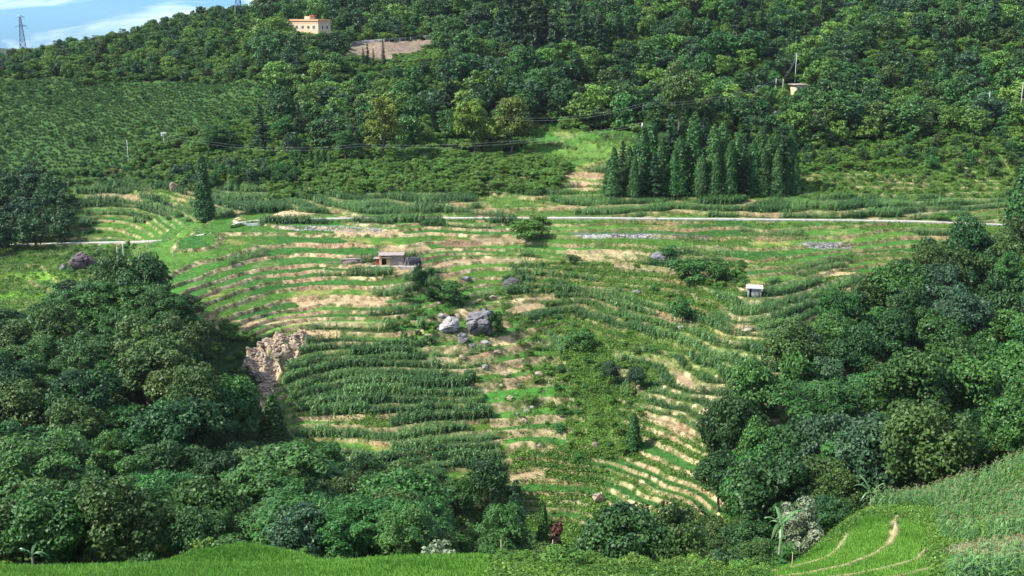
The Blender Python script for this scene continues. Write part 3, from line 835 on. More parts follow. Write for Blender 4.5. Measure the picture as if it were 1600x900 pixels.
def gn_mass(name, P, T, matk, label, cat, smin=.8, smax=1.2, zs=None, plots=False):
    rng = np.random.default_rng(len(P)+5)
    n = len(P); s = rng.uniform(smin, smax, n)
    k = len(T); T = [(V, Q_, np.clip(t*a+b, 0, 1)) for a, b in ((.5, 0), (.85, .05), (.9, .25)) for V, Q_, t in T]
    v = fbm(P[:, 0]/7., P[:, 1]/4., 301, 3)
    if plots:
        L = terrace(P[:, 0], P[:, 1], base_Z(P[:, 0], P[:, 1]), P[:, 3], P[:, 4])[2]
        hsh = _h(L, np.floor((P[:, 0]+900+70*_h(L, L*0+7, 15))/(9+8*_h(L, L*0+2, 5))), 51)
        v = v*.5+.5*hsh; s = s*(.62+.5*_h(L, np.floor((P[:, 0]+900+70*_h(L, L*0+7, 15))/(9+8*_h(L, L*0+2, 5))), 57))
    pkk = np.clip(((v-.28)/.44*3).astype(int), 0, 2)*k+rng.integers(0, k, n)
    sc = np.stack([s, s, s*(rng.uniform(.85, 1.15, n) if zs is None else zs)], 1)
    P = P.copy(); P[:, 2] -= .04
    return gn_scatter(name, P, rng.uniform(0, 6.28, n), sc, pkk, tmpl_meshes(T, name+'_clump', matk), label, cat)

# ---------------------------------------------------------------- where the trees stand
SPECS = []
def thin(P, r, taken=None):
    "drop points closer than r (grid hashing)"
    cell = {}; keep = []
    for i in range(len(P)):
        x, y = P[i, 0], P[i, 1]; cx, cy = int(x//r), int(y//r); ok = True
        for a in (-1, 0, 1):
            for b in (-1, 0, 1):
                for j in cell.get((cx+a, cy+b), ()):
                    if (P[j, 0]-x)**2+(P[j, 1]-y)**2 < r*r: ok = False; break
                if not ok: break
            if not ok: break
        if ok: keep.append(i); cell.setdefault((cx, cy), []).append(i)
    return P[keep]
def wood(poly, ymin, ymax, r, kinds, hmin, hmax, seed, zone, kindset=None, n=None, wf=(.85, 1.2), avoid=()):
    P = scatter(n or 30000, poly, kindset, ymin, ymax, fmin=-1, fmax=9, seed=seed)
    P = thin(P, r)
    rng = np.random.default_rng(seed+1)
    for p in P:
        if any((p[0]-a[0])**2+(p[1]-a[1])**2 < a[2]**2 for a in avoid): continue
        # species come in patches
        v = (vnoise(p[0]/20., p[1]/20., seed)*.7+rng.random()*.5)/1.2
        k = kinds[min(len(kinds)-1, int(v*len(kinds)))]
        SPECS.append(dict(kind=k, X=p[0], Y=p[1], h=rng.uniform(hmin, hmax), wf=rng.uniform(*wf), zone=zone))

HERO = []
def hero(kind, px, pbase, hpx, label, wf=1.0, Y=None, ymin=150, cat=None, name=None, zone=None):
    P = hit(px, pbase, ymin) if Y is None else on_ground(px, pbase, Y)
    if Y is not None:   # height from the wanted top row
        top = float(tpy(pbase-hpx))*Y; h = top-P.z
    else:
        h = hpx*P.y/F/ (cos(TH)+.0)
    h = max(h, .8)
    HERO.append((P.x, P.y, h*.35))
    return plant(kind, P.x, P.y, h, wf, name, label, cat, None, dict(hero=True))
KG = 'cone'
# the grove of dark conifers above the lane
grove = [(958,306,84,.9),(972,300,78,.8),(990,308,60,.8),(1003,300,106,.95),(1016,290,98,.9),(1032,304,96,.9),(1046,294,112,1.),(1060,306,84,.9),(1064,290,104,.9),(1082,300,116,1.),(1096,308,76,.8),
         (1098,290,104,.9),(1112,304,98,.9),(1126,296,110,1.),(1138,308,82,.8),(1150,300,98,.95),(1162,288,102,.9),(1174,306,78,.85),(1186,298,104,.95),(1198,306,84,.9),(1208,292,96,.9),(1220,304,98,.95),(1232,300,88,.85),(1240,306,62,.8),(982,303,70,.9),(950,306,62,.85),(1022,308,70,.9),(1052,308,66,.85),(1074,300,90,.9),(1118,308,66,.9),(1092,306,70,.9),(1160,308,76,.9),(1190,308,70,.9),(1212,308,80,.9),(1228,306,72,.8),(996,288,84,.9)]
for i, (px, pb, hp, wf) in enumerate(grove):
    P = hit(px, pb, 355, 420)
    HERO.append((P.x, P.y, 3.5))
    rg_ = ((i*7) % 5)/5.
    plant('pine' if i % 5 == 1 else 'cone', P.x, P.y, hp*P.y/F*(.92+.26*rg_), wf*(1.5 if i % 5 == 1 else 1.15), None, None, 'conifer', None, dict(zone='grove'))
for px, pb, hp in [(783,92,78),(797,96,88),(812,100,96),(826,98,84),(838,104,98),(852,92,70),(868,100,84),(893,96,84),(912,92,62),(936,92,60)]:
    P = hit(px, pb, 480, 700); HERO.append((P.x, P.y, 3)); plant('pine', P.x, P.y, hp*P.y/F*1.3, 1.15, None, None, 'conifer', None, dict(zone='ridgepines'))
for px, pb, hp in [(556,108,22),(568,110,36),(575,112,44),(584,110,34),(599,104,42)]:
    P = hit(px, pb, 480, 700); HERO.append((P.x, P.y, 3)); plant('pine', P.x, P.y, hp*P.y/F, .75, None, None, 'conifer', None, dict(zone='embankment'))
for px, pb, hp in [(965,72,58),(985,70,40),(1150,62,60),(1172,66,66),(1190,56,52),(1284,50,56),(1306,46,58),(1262,60,54),(1420,150,60),(1030,40,44),(700,170,60),(468,218,50),(1550,60,70)]:
    P = hit(px, pb, 440, 760); HERO.append((P.x, P.y, 3)); plant('pine', P.x, P.y, hp*P.y/F*1.15, 1.15, None, None, 'conifer', None, dict(zone='upperwood'))
for px, pb, hp in [(486,262,30),(496,264,28),(506,262,32),(516,264,26),(470,258,24)]:
    P = hit(px, pb, 380, 470); plant('cone', P.x, P.y, hp*P.y/F, 1.1, None, None, 'conifer', None, dict(zone='smallcones'))
hero('pine', 409, 232, 68, 'dark pointed conifer standing alone at the left edge of the middle wood', 1.5, ymin=380)
hero('cone', 321, 346, 104, 'tall narrow dark tree standing alone at the top of the left terraces', .85, ymin=330, cat='tree', name='tall_narrow_tree')
hero('cone', 1588, 402, 150, 'tall dense conical conifer at the right edge below the end of the lane', 1.1, ymin=300)
hero('cone', 430, 724, 118, 'tall vine covered spire of a tree below the landslide', 1.5, ymin=180, cat='tree', name='vine_covered_tree')
hero('feather_yellow', 374, 668, 84, 'bright light green tree just left of the landslide foot', .9, ymin=180)
hero('cone', 372, 628, 66, 'small green pointed conifer left of the landslide', .8, ymin=190)
hero('broad_dark', 657, 466, 54, 'small dark tree on the terraces below the shed', .62)
hero('cone', 990, 702, 62, 'green conical tree alone on the slope above the dark rice terraces', 1.25)
hero('broad_blue', 955, 604, 44, 'left one of two small grey green trees in the gully', .85)
hero('broad_blue', 993, 612, 46, 'right one of two small grey green trees in the gully', .8)
hero('feather_yellow', 600, 252, 94, 'tall yellow green tree rising from the dark middle wood', .72, ymin=380)
hero('broad_yellow', 742, 240, 92, 'left one of two yellow green trees at the edge of the middle wood', .8, ymin=380)
hero('broad_yellow', 800, 240, 92, 'right one of two yellow green trees at the edge of the middle wood', .85, ymin=380)
hero('broad_olive', 1062, 205, 104, 'big olive yellow tree behind the conifer grove', .85, ymin=390)
hero('feather', 540, 252, 46, 'small bright green tree in front of the middle wood', 1.0, ymin=380)
hero('feather', 340, 236, 40, 'low spreading bright green tree near the white lamp pole', 1.6, ymin=380)
hero('broad_dark', 965, 905, 122, 'round glossy dark tree at the lower field edge, the most compact one', 1.0, Y=112)
hero('feather', 790, 905, 118, 'light green tree beside the lilac rock at the lower field edge', .75, Y=120)
hero('pine', 806, 900, 152, 'tall dark ragged conifer beside the lilac rock', 1.0, Y=124)
hero('cone', 848, 905, 122, 'slim dark green cone tree left of the dark red bush', .62, Y=122)
hero('bush_red', 869, 905, 92, 'dark red leaved bush among the lower trees', .8, Y=124, name='bush')
hero('bush_pale', 690, 900, 58, 'white flowering bush at the back edge of the lower rice field', 1.0, Y=103, name='bush')
hero('broad_dark', 762, 800, 96, 'large dark tree in the gully at the foot of the maize terraces', 1.0)
hero('broad_mid', 716, 812, 74, 'mid green tree left of the large dark gully tree', 1.0)
hero('broad_olive', 1058, 890, 110, 'olive green tree right of the round glossy tree', .85, Y=128)
hero('flower_tree', 1245, 880, 104, 'tree covered with whitish flowers at the foot of the right wood', .95, Y=135, cat='tree', name='flowering_tree')
hero('broad_tall', 1400, 740, 230, 'tall light green tree standing out of the right wood', 1.0, ymin=190)
hero('broad_tall', 1490, 752, 230, 'tall light green tree near the right edge of the right wood', .9, ymin=190)
hero('feather', 1270, 730, 150, 'tall bright green feathery tree at the left side of the right wood', 1.1, ymin=170)
hero('feather', 170, 530, 96, 'bright green feathery tree standing out left of the utility pole in the left wood', 1.4, ymin=200)
hero('feather', 232, 532, 92, 'bright green feathery tree right above the utility pole in the left wood', 1.2, ymin=200)
hero('bush_dark', 1043, 404, 22, 'dark round bush beside the grey boulder on the upper right terraces', 1.3)
hero('bush_dark', 768, 524, 44, 'dark bush hugging the right side of the largest boulder', .7)
hero('bush_mid', 826, 376, 34, 'leafy bush hanging below the lane in the middle', 1.6)
hero('bush_mid', 842, 352, 18, 'low bush on the outer edge of the lane in the middle', 1.5)
hero('bush_weed', 1464, 344, 14, 'small bush growing over the pale lane on the right', 1.6)
hero('bush_dark', 1066, 502, 46, 'tall dark bush in the middle of the right hand weedy slope', .9)
hero('bush_dark', 895, 412, 16, 'round bush on the tan bank of the upper right terraces', 1.2)
hero('bush_dark', 700, 470, 30, 'dark shrub right of the small dark terrace tree', 1.8)
hero('bush_dark', 905, 545, 30, 'dark shrub on the middle hill left of the maize', 1.6)
hero('bush_dark', 1080, 440, 40, 'tallest dark shrub at the top of the middle hill', 1.3)
hero('bush_dark', 1120, 436, 34, 'dark shrub at the right end of the middle hill', 1.2)
hero('sapling', 490, 598, 36, 'thin sapling with a sparse crown on the maize slope by the landslide', .7)

LOWLEFT = [(-160,575),(0,560),(100,512),(220,500),(300,505),(345,560),(365,630),(400,700),(470,745),(560,790),(640,830),(650,930),(-160,930)]
SCAR_L = hit(352, 590, 190, base=True); HERO += [(SCAR_L.x, SCAR_L.y, 8.5), (float(spx(345,560))*246, 246, 6.5), (float(spx(362,640))*222, 222, 5)]
wood(LOWLEFT, 150, 300, 7.6, ['broad_dark','broad_tall','feather','broad_dark','broad_olive','broad_dark','broad_mid','broad_tall'], 9.5, 17.5, 31, 'leftwood', avoid=HERO, wf=(.85,1.25))
wood([(-160,845),(640,845),(640,960),(-160,960)], 116, 152, 7.0, ['broad_dark','broad_olive','broad_mid','feather','broad_blue','broad_mid'], 8.5, 12.5, 32, 'leftwood', avoid=HERO)
wood([(500,730),(610,770),(660,840),(660,960),(470,960)], 118, 200, 6.0, ['broad_mid','feather','broad_dark'], 8, 11.0, 33, 'leftwood', avoid=HERO)
wood([(660,860),(1180,880),(1180,960),(660,960)], 117, 150, 5.6, ['broad_dark','broad_olive','broad_mid','broad_blue','feather'], 4.5, 7.0, 34, 'fieldedge', avoid=HERO)
wood([(1100,860),(1330,840),(1330,960),(1100,960)], 148, 172, 5.6, ['broad_dark','broad_olive','broad_mid'], 7, 9, 39, 'rightwood', avoid=HERO)
RIGHTW = [(1760,388),(1560,425),(1470,440),(1380,478),(1310,525),(1240,585),(1190,645),(1150,715),(1120,790),(1110,850),(1180,880),(1330,870),(1450,800),(1760,790)]
wood(RIGHTW, 160, 345, 7.2, ['broad_dark','broad_tall','broad_blue','broad_mid','broad_dark','broad_olive','broad_tall','broad_dark'], 11, 19, 35, 'rightwood', avoid=HERO, wf=(.7,1.1))
wood([(-160,300),(60,285),(105,330),(95,378),(0,400),(-160,410)], 340, 420, 6.5, ['broad_dark','broad_dark','broad_blue'], 8, 12, 36, 'farleft', avoid=HERO)
wood([(262,285),(340,262),(440,268),(470,245),(470,290),(400,292),(290,300)], 385, 440, 5.0, ['broad_dark','broad_mid','broad_blue'], 4, 7.5, 37, 'leftknoll', avoid=HERO)
# the big upper wood
UP = [(440,262),(520,238),(600,244),(830,246),(880,232),(960,222),(1000,206),(1090,208),(1240,240),(1400,240),(1580,215),(1900,215),(1900,-200),(430,-200),(405,90),(420,150),(430,215)]
KF = ['far_dark','far_blue','far_mid','far_bright','far_dark','far_mid','far_olive','far_bright','far_dark','far_mid']
import itertools
EX = list(HERO)
hp = hit(486, 50, 560, 700)
HOUSE = on_ground(484, 52, 605.0)
EX += [(HOUSE.x, HOUSE.y, 15), (HOUSE.x+1, HOUSE.y-18, 9), (HOUSE.x+12, HOUSE.y-12, 8), (HOUSE.x-9, HOUSE.y-16, 9)]
HUTR = hit(1245, 152, 400, 560)
EX += [(HUTR.x, HUTR.y, 8), (HUTR.x-3, HUTR.y-12, 6)]
wood(UP, 402, 900, 7.4, KF, 7.0, 16.5, 41, 'upperwood', kindset={6}, n=60000, avoid=EX, wf=(.8, 1.35))
wood([(-200,140),(170,122),(420,128),(420,-100),(-200,-100)], 500, 760, 6.6, KF, 5.0, 8.5, 42, 'leftridge', kindset={6}, n=40000, avoid=EX)
wood([(1250,245),(1580,215),(1600,300),(1540,290),(1400,250),(1260,262)], 390, 430, 6.0, ['broad_mid','broad_olive','broad_dark'], 4, 7, 43, 'rightslope', n=2500, avoid=EX)
SPECS = [s for s in SPECS if not (inpoly(np.array(proj(s['X'], s['Y'], float(ground(s['X'], s['Y'])[0]))[0]), np.array(proj(s['X'], s['Y'], float(ground(s['X'], s['Y'])[0]))[1]), EMBANK) and s['Y'] > 540)
         and not (s['Y'] > 480 and s['Y'] < 602 and 535 < proj(s['X'], s['Y'], float(ground(s['X'], s['Y'])[0]))[0] < 700 and proj(s['X'], s['Y'], float(ground(s['X'], s['Y'])[0])+s['h'])[1] < 92+ (proj(s['X'], s['Y'], 0.0)[0]-540)*-.12)]
_imp = []
for r_, d_ in TREES:
    if d_['Y'] > 372 and (d_.get('hero') or d_.get('zone') in ('ridgepines', 'embankment', 'upperwood')):
        _imp.append((d_['px'], d_['py']-.38*(d_['py']-d_['pt']), d_['Y']))
_imp += [(455, 45, 603), (470, 46, 603), (485, 46, 603), (500, 46, 603), (515, 46, 603), (1240, 140, HUTR.y), (1211, 140, 400), (1222, 140, 400)]
_imp += [(x, 92, 596) for x in range(548, 680, 15)]
def blocks(s_):
    z_ = float(ground(s_['X'], s_['Y'])[0]); a_, b_ = proj(s_['X'], s_['Y'], z_+s_['h']); r_ = 4.4*s_['h']/10*s_['wf']*F/s_['Y']
    return any(s_['Y'] < m[2]+2 and abs(a_-m[0]) < r_*.85 and b_ < m[1] and proj(s_['X'], s_['Y'], z_)[1] > m[1]-6 for m in _imp)
SPECS = [q for q in SPECS if not blocks(q)]
SPECS.sort(key=lambda s: -s['h']*s['wf']/s['Y'])
nb = sum(1 for t in TREES if t[0]['category'] in ('tree',))
FARMAP = {'broad_dark':'far_dark','broad_mid':'far_mid','broad_blue':'far_blue','broad_olive':'far_olive','feather':'far_mid','broad_tall':'far_mid'}
NEAR = SPECS[:max(0, 299-nb)]; REST = SPECS[len(NEAR):]
for s in NEAR:
    plant(s['kind'], s['X'], s['Y'], s['h'], s['wf'], info=dict(zone=s['zone']))
fk = ['far_dark', 'far_mid', 'far_blue', 'far_olive', 'far_bright']
meshes = []; start = {}
for k in fk:
    start[k] = len(meshes)
    for cm, tm, (V, Qd, t) in KINDS[k][0]:
        tv, tq = cm, tm
        me = cm.copy(); bm = bmesh.new(); bm.from_mesh(cm); n0 = len(bm.faces); bm.from_mesh(tm)
        bm.faces.ensure_lookup_table()
        for f in bm.faces[n0:]: f.material_index = 1
        bm.to_mesh(me); bm.free(); me.materials.append(M['bark'])
        meshes.append(me)
P = []; pk = []; sc = []
for s in REST:
    k = FARMAP.get(s['kind'], s['kind']); P.append((s['X'], s['Y'], float(ground(s['X'], s['Y'])[0])-.2))
    pk.append(start[k]+int(RNG.integers(len(KINDS[k][0])))); q = s['h']/10.; sc.append((q*s['wf'], q*s['wf'], q))
gn_scatter('far_woods', np.array(P), RNG.uniform(0, 6.28, len(P)), np.array(sc), np.array(pk), meshes,
           'dense broadleaf woods covering the upper slopes and the ridge', 'woods')
print('broadleaf single', len(NEAR)+nb, 'rest', len(REST))

# ---------------------------------------------------------------- bushes
B = []
def bushes(poly, ymin, ymax, r, kinds, hmin, hmax, seed, zone, kindset=None, n=20000, dens=None):
    P = thin(scatter(n, poly, kindset, ymin, ymax, -1, 9, seed=seed, dens=dens), r)
    rng = np.random.default_rng(seed)
    for p in P: B.append(dict(kind=kinds[int(rng.integers(len(kinds)))], X=p[0], Y=p[1], z=p[2], h=rng.uniform(hmin, hmax), wf=rng.uniform(.9, 1.5), zone=zone))
bushes(Z_SCRUB, 380, 470, 2.6, ['bush_mid','bush_weed','bush_mid','bush_mid'], 1.6, 4.0, 61, 'scrub')
bushes(Z_RIGHT_GREEN, 372, 440, 3.0, ['bush_weed','bush_weed','bush_mid'], 1.2, 2.6, 62, 'rightslope')
bushes([(1250,250),(1590,210),(1600,235),(1400,262),(1260,270)], 380, 440, 3.4, ['bush_mid','bush_weed'], 2.2, 4, 63, 'rightslope')
bushes(Z_MID_HILL, 200, 320, 4.6, ['bush_weed','bush_mid','bush_dark','bush_weed'], .8, 2.2, 64, 'midhill', dens=lambda X, Y: sstep(.4, .6, vnoise(X/12, Y/12, 5)))
bushes([(850,560),(1010,560),(990,720),(900,720),(820,620)], 200, 290, 3.6, ['bush_weed','bush_mid','bush_weed','bush_dark'], .9, 2.4, 65, 'gully')
bushes([(770,440),(830,520),(870,580),(830,640),(780,560),(690,440)], 210, 300, 5.0, ['bush_weed','bush_mid'], .7, 1.6, 66, 'midhill')
bushes([(600,500),(680,420),(720,470),(660,560),(620,540)], 240, 310, 3.4, ['bush_dark','bush_mid'], 1.2, 2.6, 67, 'shrubbelt')
bushes([(-160,290),(270,262),(290,290),(90,300),(-100,330)], 395, 440, 3.4, ['bush_mid','bush_dark','bush_weed'], 1.6, 3.4, 68, 'leftfoot')
bushes(Z_LEFT_WEED, 300, 360, 4.2, ['bush_weed','bush_mid'], .6, 1.5, 69, 'leftweed')
bushes([(110,385),(200,385),(190,430),(95,430)], 305, 350, 3.0, ['bush_mid','bush_dark'], 1.0, 2.0, 70, 'leftweed')
bushes([(400,524),(350,500),(300,540),(320,640),(385,650),(385,590),(372,560)], 200, 280, 2.8, ['bush_mid','bush_weed'], 1.5, 3, 71, 'scar')
bushes([(640,800),(800,740),(800,840),(700,860),(620,830)], 170, 216, 3.4, ['bush_mid','bush_weed','bush_dark'], 1.4, 3.0, 72, 'gullyfoot')
bushes([(790,700),(960,700),(960,880),(780,880)], 170, 225, 6.0, ['bush_weed','bush_mid'], .6, 1.5, 73, 'gullyfoot')
bushes([(770,882),(1180,886),(1180,902),(770,902)], 84, 112, 2.6, ['bush_weed','bush_mid','bush_weed'], .9, 2.0, 74, 'nearedge')
bushes([(-100,850),(640,850),(640,915),(-100,915)], 112, 124, 2.8, ['bush_mid','bush_dark','bush_weed'], 1.4, 3.0, 75, 'nearedge')
bushes([(1120,850),(1270,850),(1240,900),(1120,900)], 128, 150, 3.0, ['bush_mid','bush_dark'], 1.4, 3.0, 76, 'nearedge')
bushes([(815,236),(880,262),(790,300),(760,240)], 400, 440, 2.6, ['bush_mid'], 1.2, 2.4, 77, 'scrub')
bushes([(440,235),(500,240),(560,262),(470,300),(420,290)], 390, 440, 3.0, ['bush_weed','bush_mid','bush_dark'], 1.5, 2.6, 78, 'scrub')
bushes([(1100,408),(1160,408),(1160,450),(1100,450)], 280, 320, 3.2, ['bush_dark','bush_mid'], 1.2, 2.4, 79, 'midhill')
nbush = sum(1 for t in TREES if t[0]['category'] == 'bush')
B = [b for b in B if not any((b['X']-a[0])**2+(b['Y']-a[1])**2 < (a[2]*.6)**2 for a in HERO)]
B.sort(key=lambda s: -s['h']*s['wf']/s['Y'])
NB = B[:300-nbush]; RB = B[300-nbush:]
for s in NB: plant(s['kind'], s['X'], s['Y'], s['h'], s['wf'], info=dict(zone=s['zone']))
fk = ['bush_mid', 'bush_dark', 'bush_weed']; meshes = []; start = {}
for k in fk:
    start[k] = len(meshes); meshes += [c[0] for c in KINDS[k][0]]
P = []; pk = []; sc = []
for s in RB:
    k = s['kind']; P.append((s['X'], s['Y'], s['z']-.15)); pk.append(start[k]+int(RNG.integers(len(KINDS[k][0])))); q = s['h']/2.6; sc.append((q*s['wf'], q*s['wf'], q))
U = thin(np.concatenate([scatter(40000, UP, {6}, 402, 640, -1, 9, seed=171), scatter(20000, [(-200,140),(430,128),(430,-100),(-200,-100)], {6}, 500, 700, -1, 9, seed=172), scatter(9000, [(240,215),(440,180),(440,270),(300,300),(200,262)], None, 385, 500, -1, 9, seed=173)]), 3.3)
for p in U:
    if any((p[0]-a[0])**2+(p[1]-a[1])**2 < (a[2]*.5)**2 for a in EX) or inpoly(p[3:4], p[4:5], EMBANK)[0]: continue
    P.append((p[0], p[1], p[2]-.2)); pk.append(int(rng.integers(0, 6)) if 'rng' in globals() else 0); q = RNG.uniform(.8, 1.7); sc.append((q*1.3, q*1.3, q))
# rows of low shrubs on the left hill, along its contours
rng = np.random.default_rng(5)
for Y0 in np.arange(428, 566, 2.5):
    X = np.arange(-330, -60, 1.35)+rng.uniform(-.3, .3); Y = Y0+3.5*(fbm(X/35., X*0+Y0/60., 12, 2)-.5)*4+rng.normal(size=len(X))*.25
    z = ground(X, Y); px, py = proj(X, Y, z); qx = px+(fbm(X/14., Y/14., 14, 2)-.5)*60; qy = py+(fbm(X/14., Y/14., 15, 2)-.5)*26
    k = inpoly(qx, qy, Z_TEA) & (rng.random(len(X)) < .93) & (px > -140)
    for a, b, c in zip(X[k], Y[k], z[k]):
        P.append((a, b, c-.1)); pk.append(int(rng.integers(2, 6))); q = rng.uniform(.30, .50)*(2.4 if rng.random() < .03 else 1); sc.append((q*1.1, q*1.1, q))
gn_scatter('scrub', np.array(P), RNG.uniform(0, 6.28, len(P)), np.array(sc), np.array(pk), meshes,
           'low green scrub and planted shrub rows covering the slopes', 'scrub')
print('bush single', len(NB)+nbush, 'rest', len(P), 'conifers', sum(1 for t in TREES if t[0]['category'] == 'conifer'))

# ---------------------------------------------------------------- maize, weeds, rice
P = []
for poly, n, y0, y1 in [(Z_CORN_STRIP, 70000, 350, 400), (Z_LEFT_UP, 40000, 240, 350), (Z_RIGHT_UP, 30000, 280, 350), (Z_LEFT_CORN, 40000, 215, 275), (Z_LEFT_LOW, 26000, 195, 250),
                        (Z_MID_HILL, 44000, 225, 320), (Z_RIGHT_CORN, 44000, 205, 320), (Z_STEPS, 9000, 215, 300), (Z_LEFT_FIELD, 40000, 355, 420), (Z_MEADOW, 10000, 372, 460)]:
    P.append(scatter(n, poly, {2}, y0, y1, .12, .93, seed=n, dens=lambda X, Y: .3+.7*sstep(.28, .5, vnoise(X/7., Y/5., 66))))
_r = np.random.default_rng(18); _c = ROAD_C[(ROAD_C[:, 0] < 2) & (ROAD_C[:, 0] > -80)]; _t = _r.random(1500)*(len(_c)-1); _x = np.interp(_t, np.arange(len(_c)), _c[:, 0]); _y = np.interp(_t, np.arange(len(_c)), _c[:, 1])-_r.uniform(1.7, 4.5, 1500); _k = vnoise(_x/9., _x*0, 5) > .38
P.append(np.stack([_x, _y, ground(_x, _y), _x*0, _x*0], 1)[_k])
P = np.concatenate(P)
K = ~inpoly(P[:, 3], P[:, 4], SCAR)
P = P[K]
print('maize', len(P))
gn_mass('maize_fields', P, CORN_T, 'corn', 'rows of green maize on the terraces of the far hillside', 'maize', .75, 1.2, plots=True)
P = []
for poly, n, y0, y1 in [(Z_LEFT_UP, 40000, 240, 350), (Z_RIGHT_UP, 40000, 280, 350), (Z_MID_HILL, 50000, 220, 320), (Z_RIGHT_CORN, 20000, 205, 320), (Z_LEFT_LOW, 14000, 195, 250), (Z_LEFT_CORN, 9000, 210, 275), (Z_STEPS, 12000, 210, 300),
                        (Z_LOW_MID, 16000, 170, 230), (Z_RIGHT_LOW, 9000, 185, 240), (Z_LEFT_WEED, 22000, 290, 365), (Z_LEFT_FIELD, 14000, 350, 420), (Z_MEADOW, 14000, 370, 460), (Z_RIGHT_GREEN, 30000, 370, 440), (Z_CORN_STRIP, 16000, 350, 400),
                        ([(850,540),(1040,540),(1010,720),(880,720),(800,620)], 20000, 200, 290)]:
    q = scatter(n, poly, {0, 1, 2, 3, 4}, y0, y1, -1, 9, seed=n+3)
    Zs, ris, L, f, w = terrace(q[:, 0], q[:, 1], base_Z(q[:, 0], q[:, 1]), q[:, 3], q[:, 4])
    c = cover(q[:, 3], q[:, 4], q[:, 0], q[:, 1], L)
    r = np.random.default_rng(n).random(len(q))
    lush = sstep(.35, .62, fbm(q[:, 0]/9., q[:, 1]/9., 201, 2))
    keep = np.where(c == 0, .9, np.where(ris > .5, np.where(L > 500, .16, .2+.3*lush), np.where(c == 3, .06, np.where(f < .1, .55, np.where(np.isin(c, (1, 4)), .07, .34)))))
    keep = np.where((c == 2) & (ris < .5), .25, keep)
    P.append(q[(r < keep) & ~inpoly(q[:, 3], q[:, 4], SCAR)])
P = np.concatenate(P)
QD = scatter(60000, [(150,340),(1500,340),(1400,460),(1180,830),(780,860),(460,780),(330,520),(150,440)], {0,1,2,3,4}, 180, 350, -1, 9, seed=77)
ris = terrace(QD[:, 0], QD[:, 1], base_Z(QD[:, 0], QD[:, 1]), QD[:, 3], QD[:, 4])[1]
QD = QD[(np.random.default_rng(4).random(len(QD)) < np.where(ris > .5, .5, .05))]
gn_mass('dry_grass', QD, BLADE_T+TUFT_T[:2], 'straw', 'dry straw coloured grass on the terrace banks', 'dry grass', .6, 1.1)
C_ = ROAD_C[(ROAD_C[:, 0] < 6) & (ROAD_C[:, 0] > -88)]
rr = np.random.default_rng(8); t_ = rr.random(900)*(len(C_)-1); X_r = np.interp(t_, np.arange(len(C_)), C_[:, 0]); Y_r = np.interp(t_, np.arange(len(C_)), C_[:, 1])-rr.uniform(1.7, 3.2, 900)
P = np.concatenate([P, np.stack([X_r, Y_r, ground(X_r, Y_r), X_r*0, X_r*0], 1)])
print('weeds', len(P), len(QD))
gn_mass('weeds', P, TUFT_T, 'weed', 'weeds and long grass on the banks between the terraces', 'weeds', .6, 1.5)
# rice on the near fields, and grass on the near spur
NEARR = RICE_FRONT
q1 = scatter(120000, [(-200,850),(790,850),(790,960),(-200,960)], None, 70, 108, seed=9)
k = (inpoly(q1[:, 3], q1[:, 4], RICE_FRONT) | inpoly(q1[:, 3], q1[:, 4], RICE_BUMP)) & (q1[:, 4] < 925) & (q1[:, 3] > -60)
q2 = scatter(60000, PADDY_RIGHT, None, 70, 136, seed=10)
fpq = paddy(q2[:, 0], q2[:, 1])[1]; q2 = q2[(fpq > .12) & (fpq < .86)]
q2[:, 2] -= .30
q1[:, 2] -= .2
gn_mass('young_rice', np.concatenate([q1[k], q2]), BLADE_T, 'grass', 'bright green young rice in the near fields along the bottom', 'rice', .8, 1.3)
q = scatter(60000, [(760,880),(1200,880),(1200,930),(760,930)], None, 70, 108, seed=12)
q4 = scatter(46000, [(1180,700),(1720,640),(1720,930),(1200,930)], None, 62, 152, seed=13)
k = ~inpoly(q4[:, 3], q4[:, 4], PADDY_RIGHT)
gn_mass('near_grass', np.concatenate([q, q4[k]]), TUFT_T[:4]+BLADE_T[:2], 'weed', 'rough grass and weeds on the near slopes at the bottom', 'grass', .5, 1.1)
# maize on the near right spur: the 300 nearest stand alone, the rest is one mass
q = scatter(16000, Z_NEAR_CORN, None, 76, 152, seed=14)
k = ~inpoly(q[:, 3], q[:, 4], PADDY_RIGHT) & ~inpoly(q[:, 3], q[:, 4], Z_OLIVE)
bare = inpoly(q[:, 3], q[:, 4], [(1500,770),(1560,730),(1600,730),(1600,800),(1540,850),(1500,850)])
dn = sstep(.42, .52, vnoise(q[:, 0]/5., q[:, 1]/7., 99))
q = q[k & (np.random.default_rng(3).random(len(q)) < np.where(bare, .12, dn))]
q3 = scatter(5000, [(1500,893),(1640,870),(1700,940),(1480,940)], None, 60, 82, seed=15)
q = thin(np.concatenate([q3, q]), .62)
q = q[(q[:, 3] < 1740)]
q = q[np.argsort(q[:, 1])]
vis = q[(q[:, 3] < 1610) & (q[:, 4]-2.2*F/q[:, 1] < 900)]
ONE = vis[:300]; OTHER = q[~np.isin(q[:, 1], ONE[:, 1])]
cl = tmpl_meshes([corn_template(40+i, nl=9, seg=3, wd=.06) for i in range(5)], 'maize_leaves', 'corn')
tv, tq = tassel_mesh(); tas = new_mesh('tassel', tv, tq, None, False, [M['tassel']])
MAIZE = []
for i, p in enumerate(ONE):
    o = link('maize_plant', cl[i % 5], None, (p[0], p[1], p[2]-.05)); o.rotation_euler[2] = RNG.uniform(0, 6.28); s = RNG.uniform(.9, 1.3); o.scale = (s, s, s)
    link('tassel', tas, o); MAIZE.append((o, p))
    zone = 'in the bottom right corner' if p[4] > 885 else 'on the near slope at lower right'
    tag(o, 'green maize plant with a brown tassel, '+zone, 'maize plant', 'maize plants '+zone)
both = []
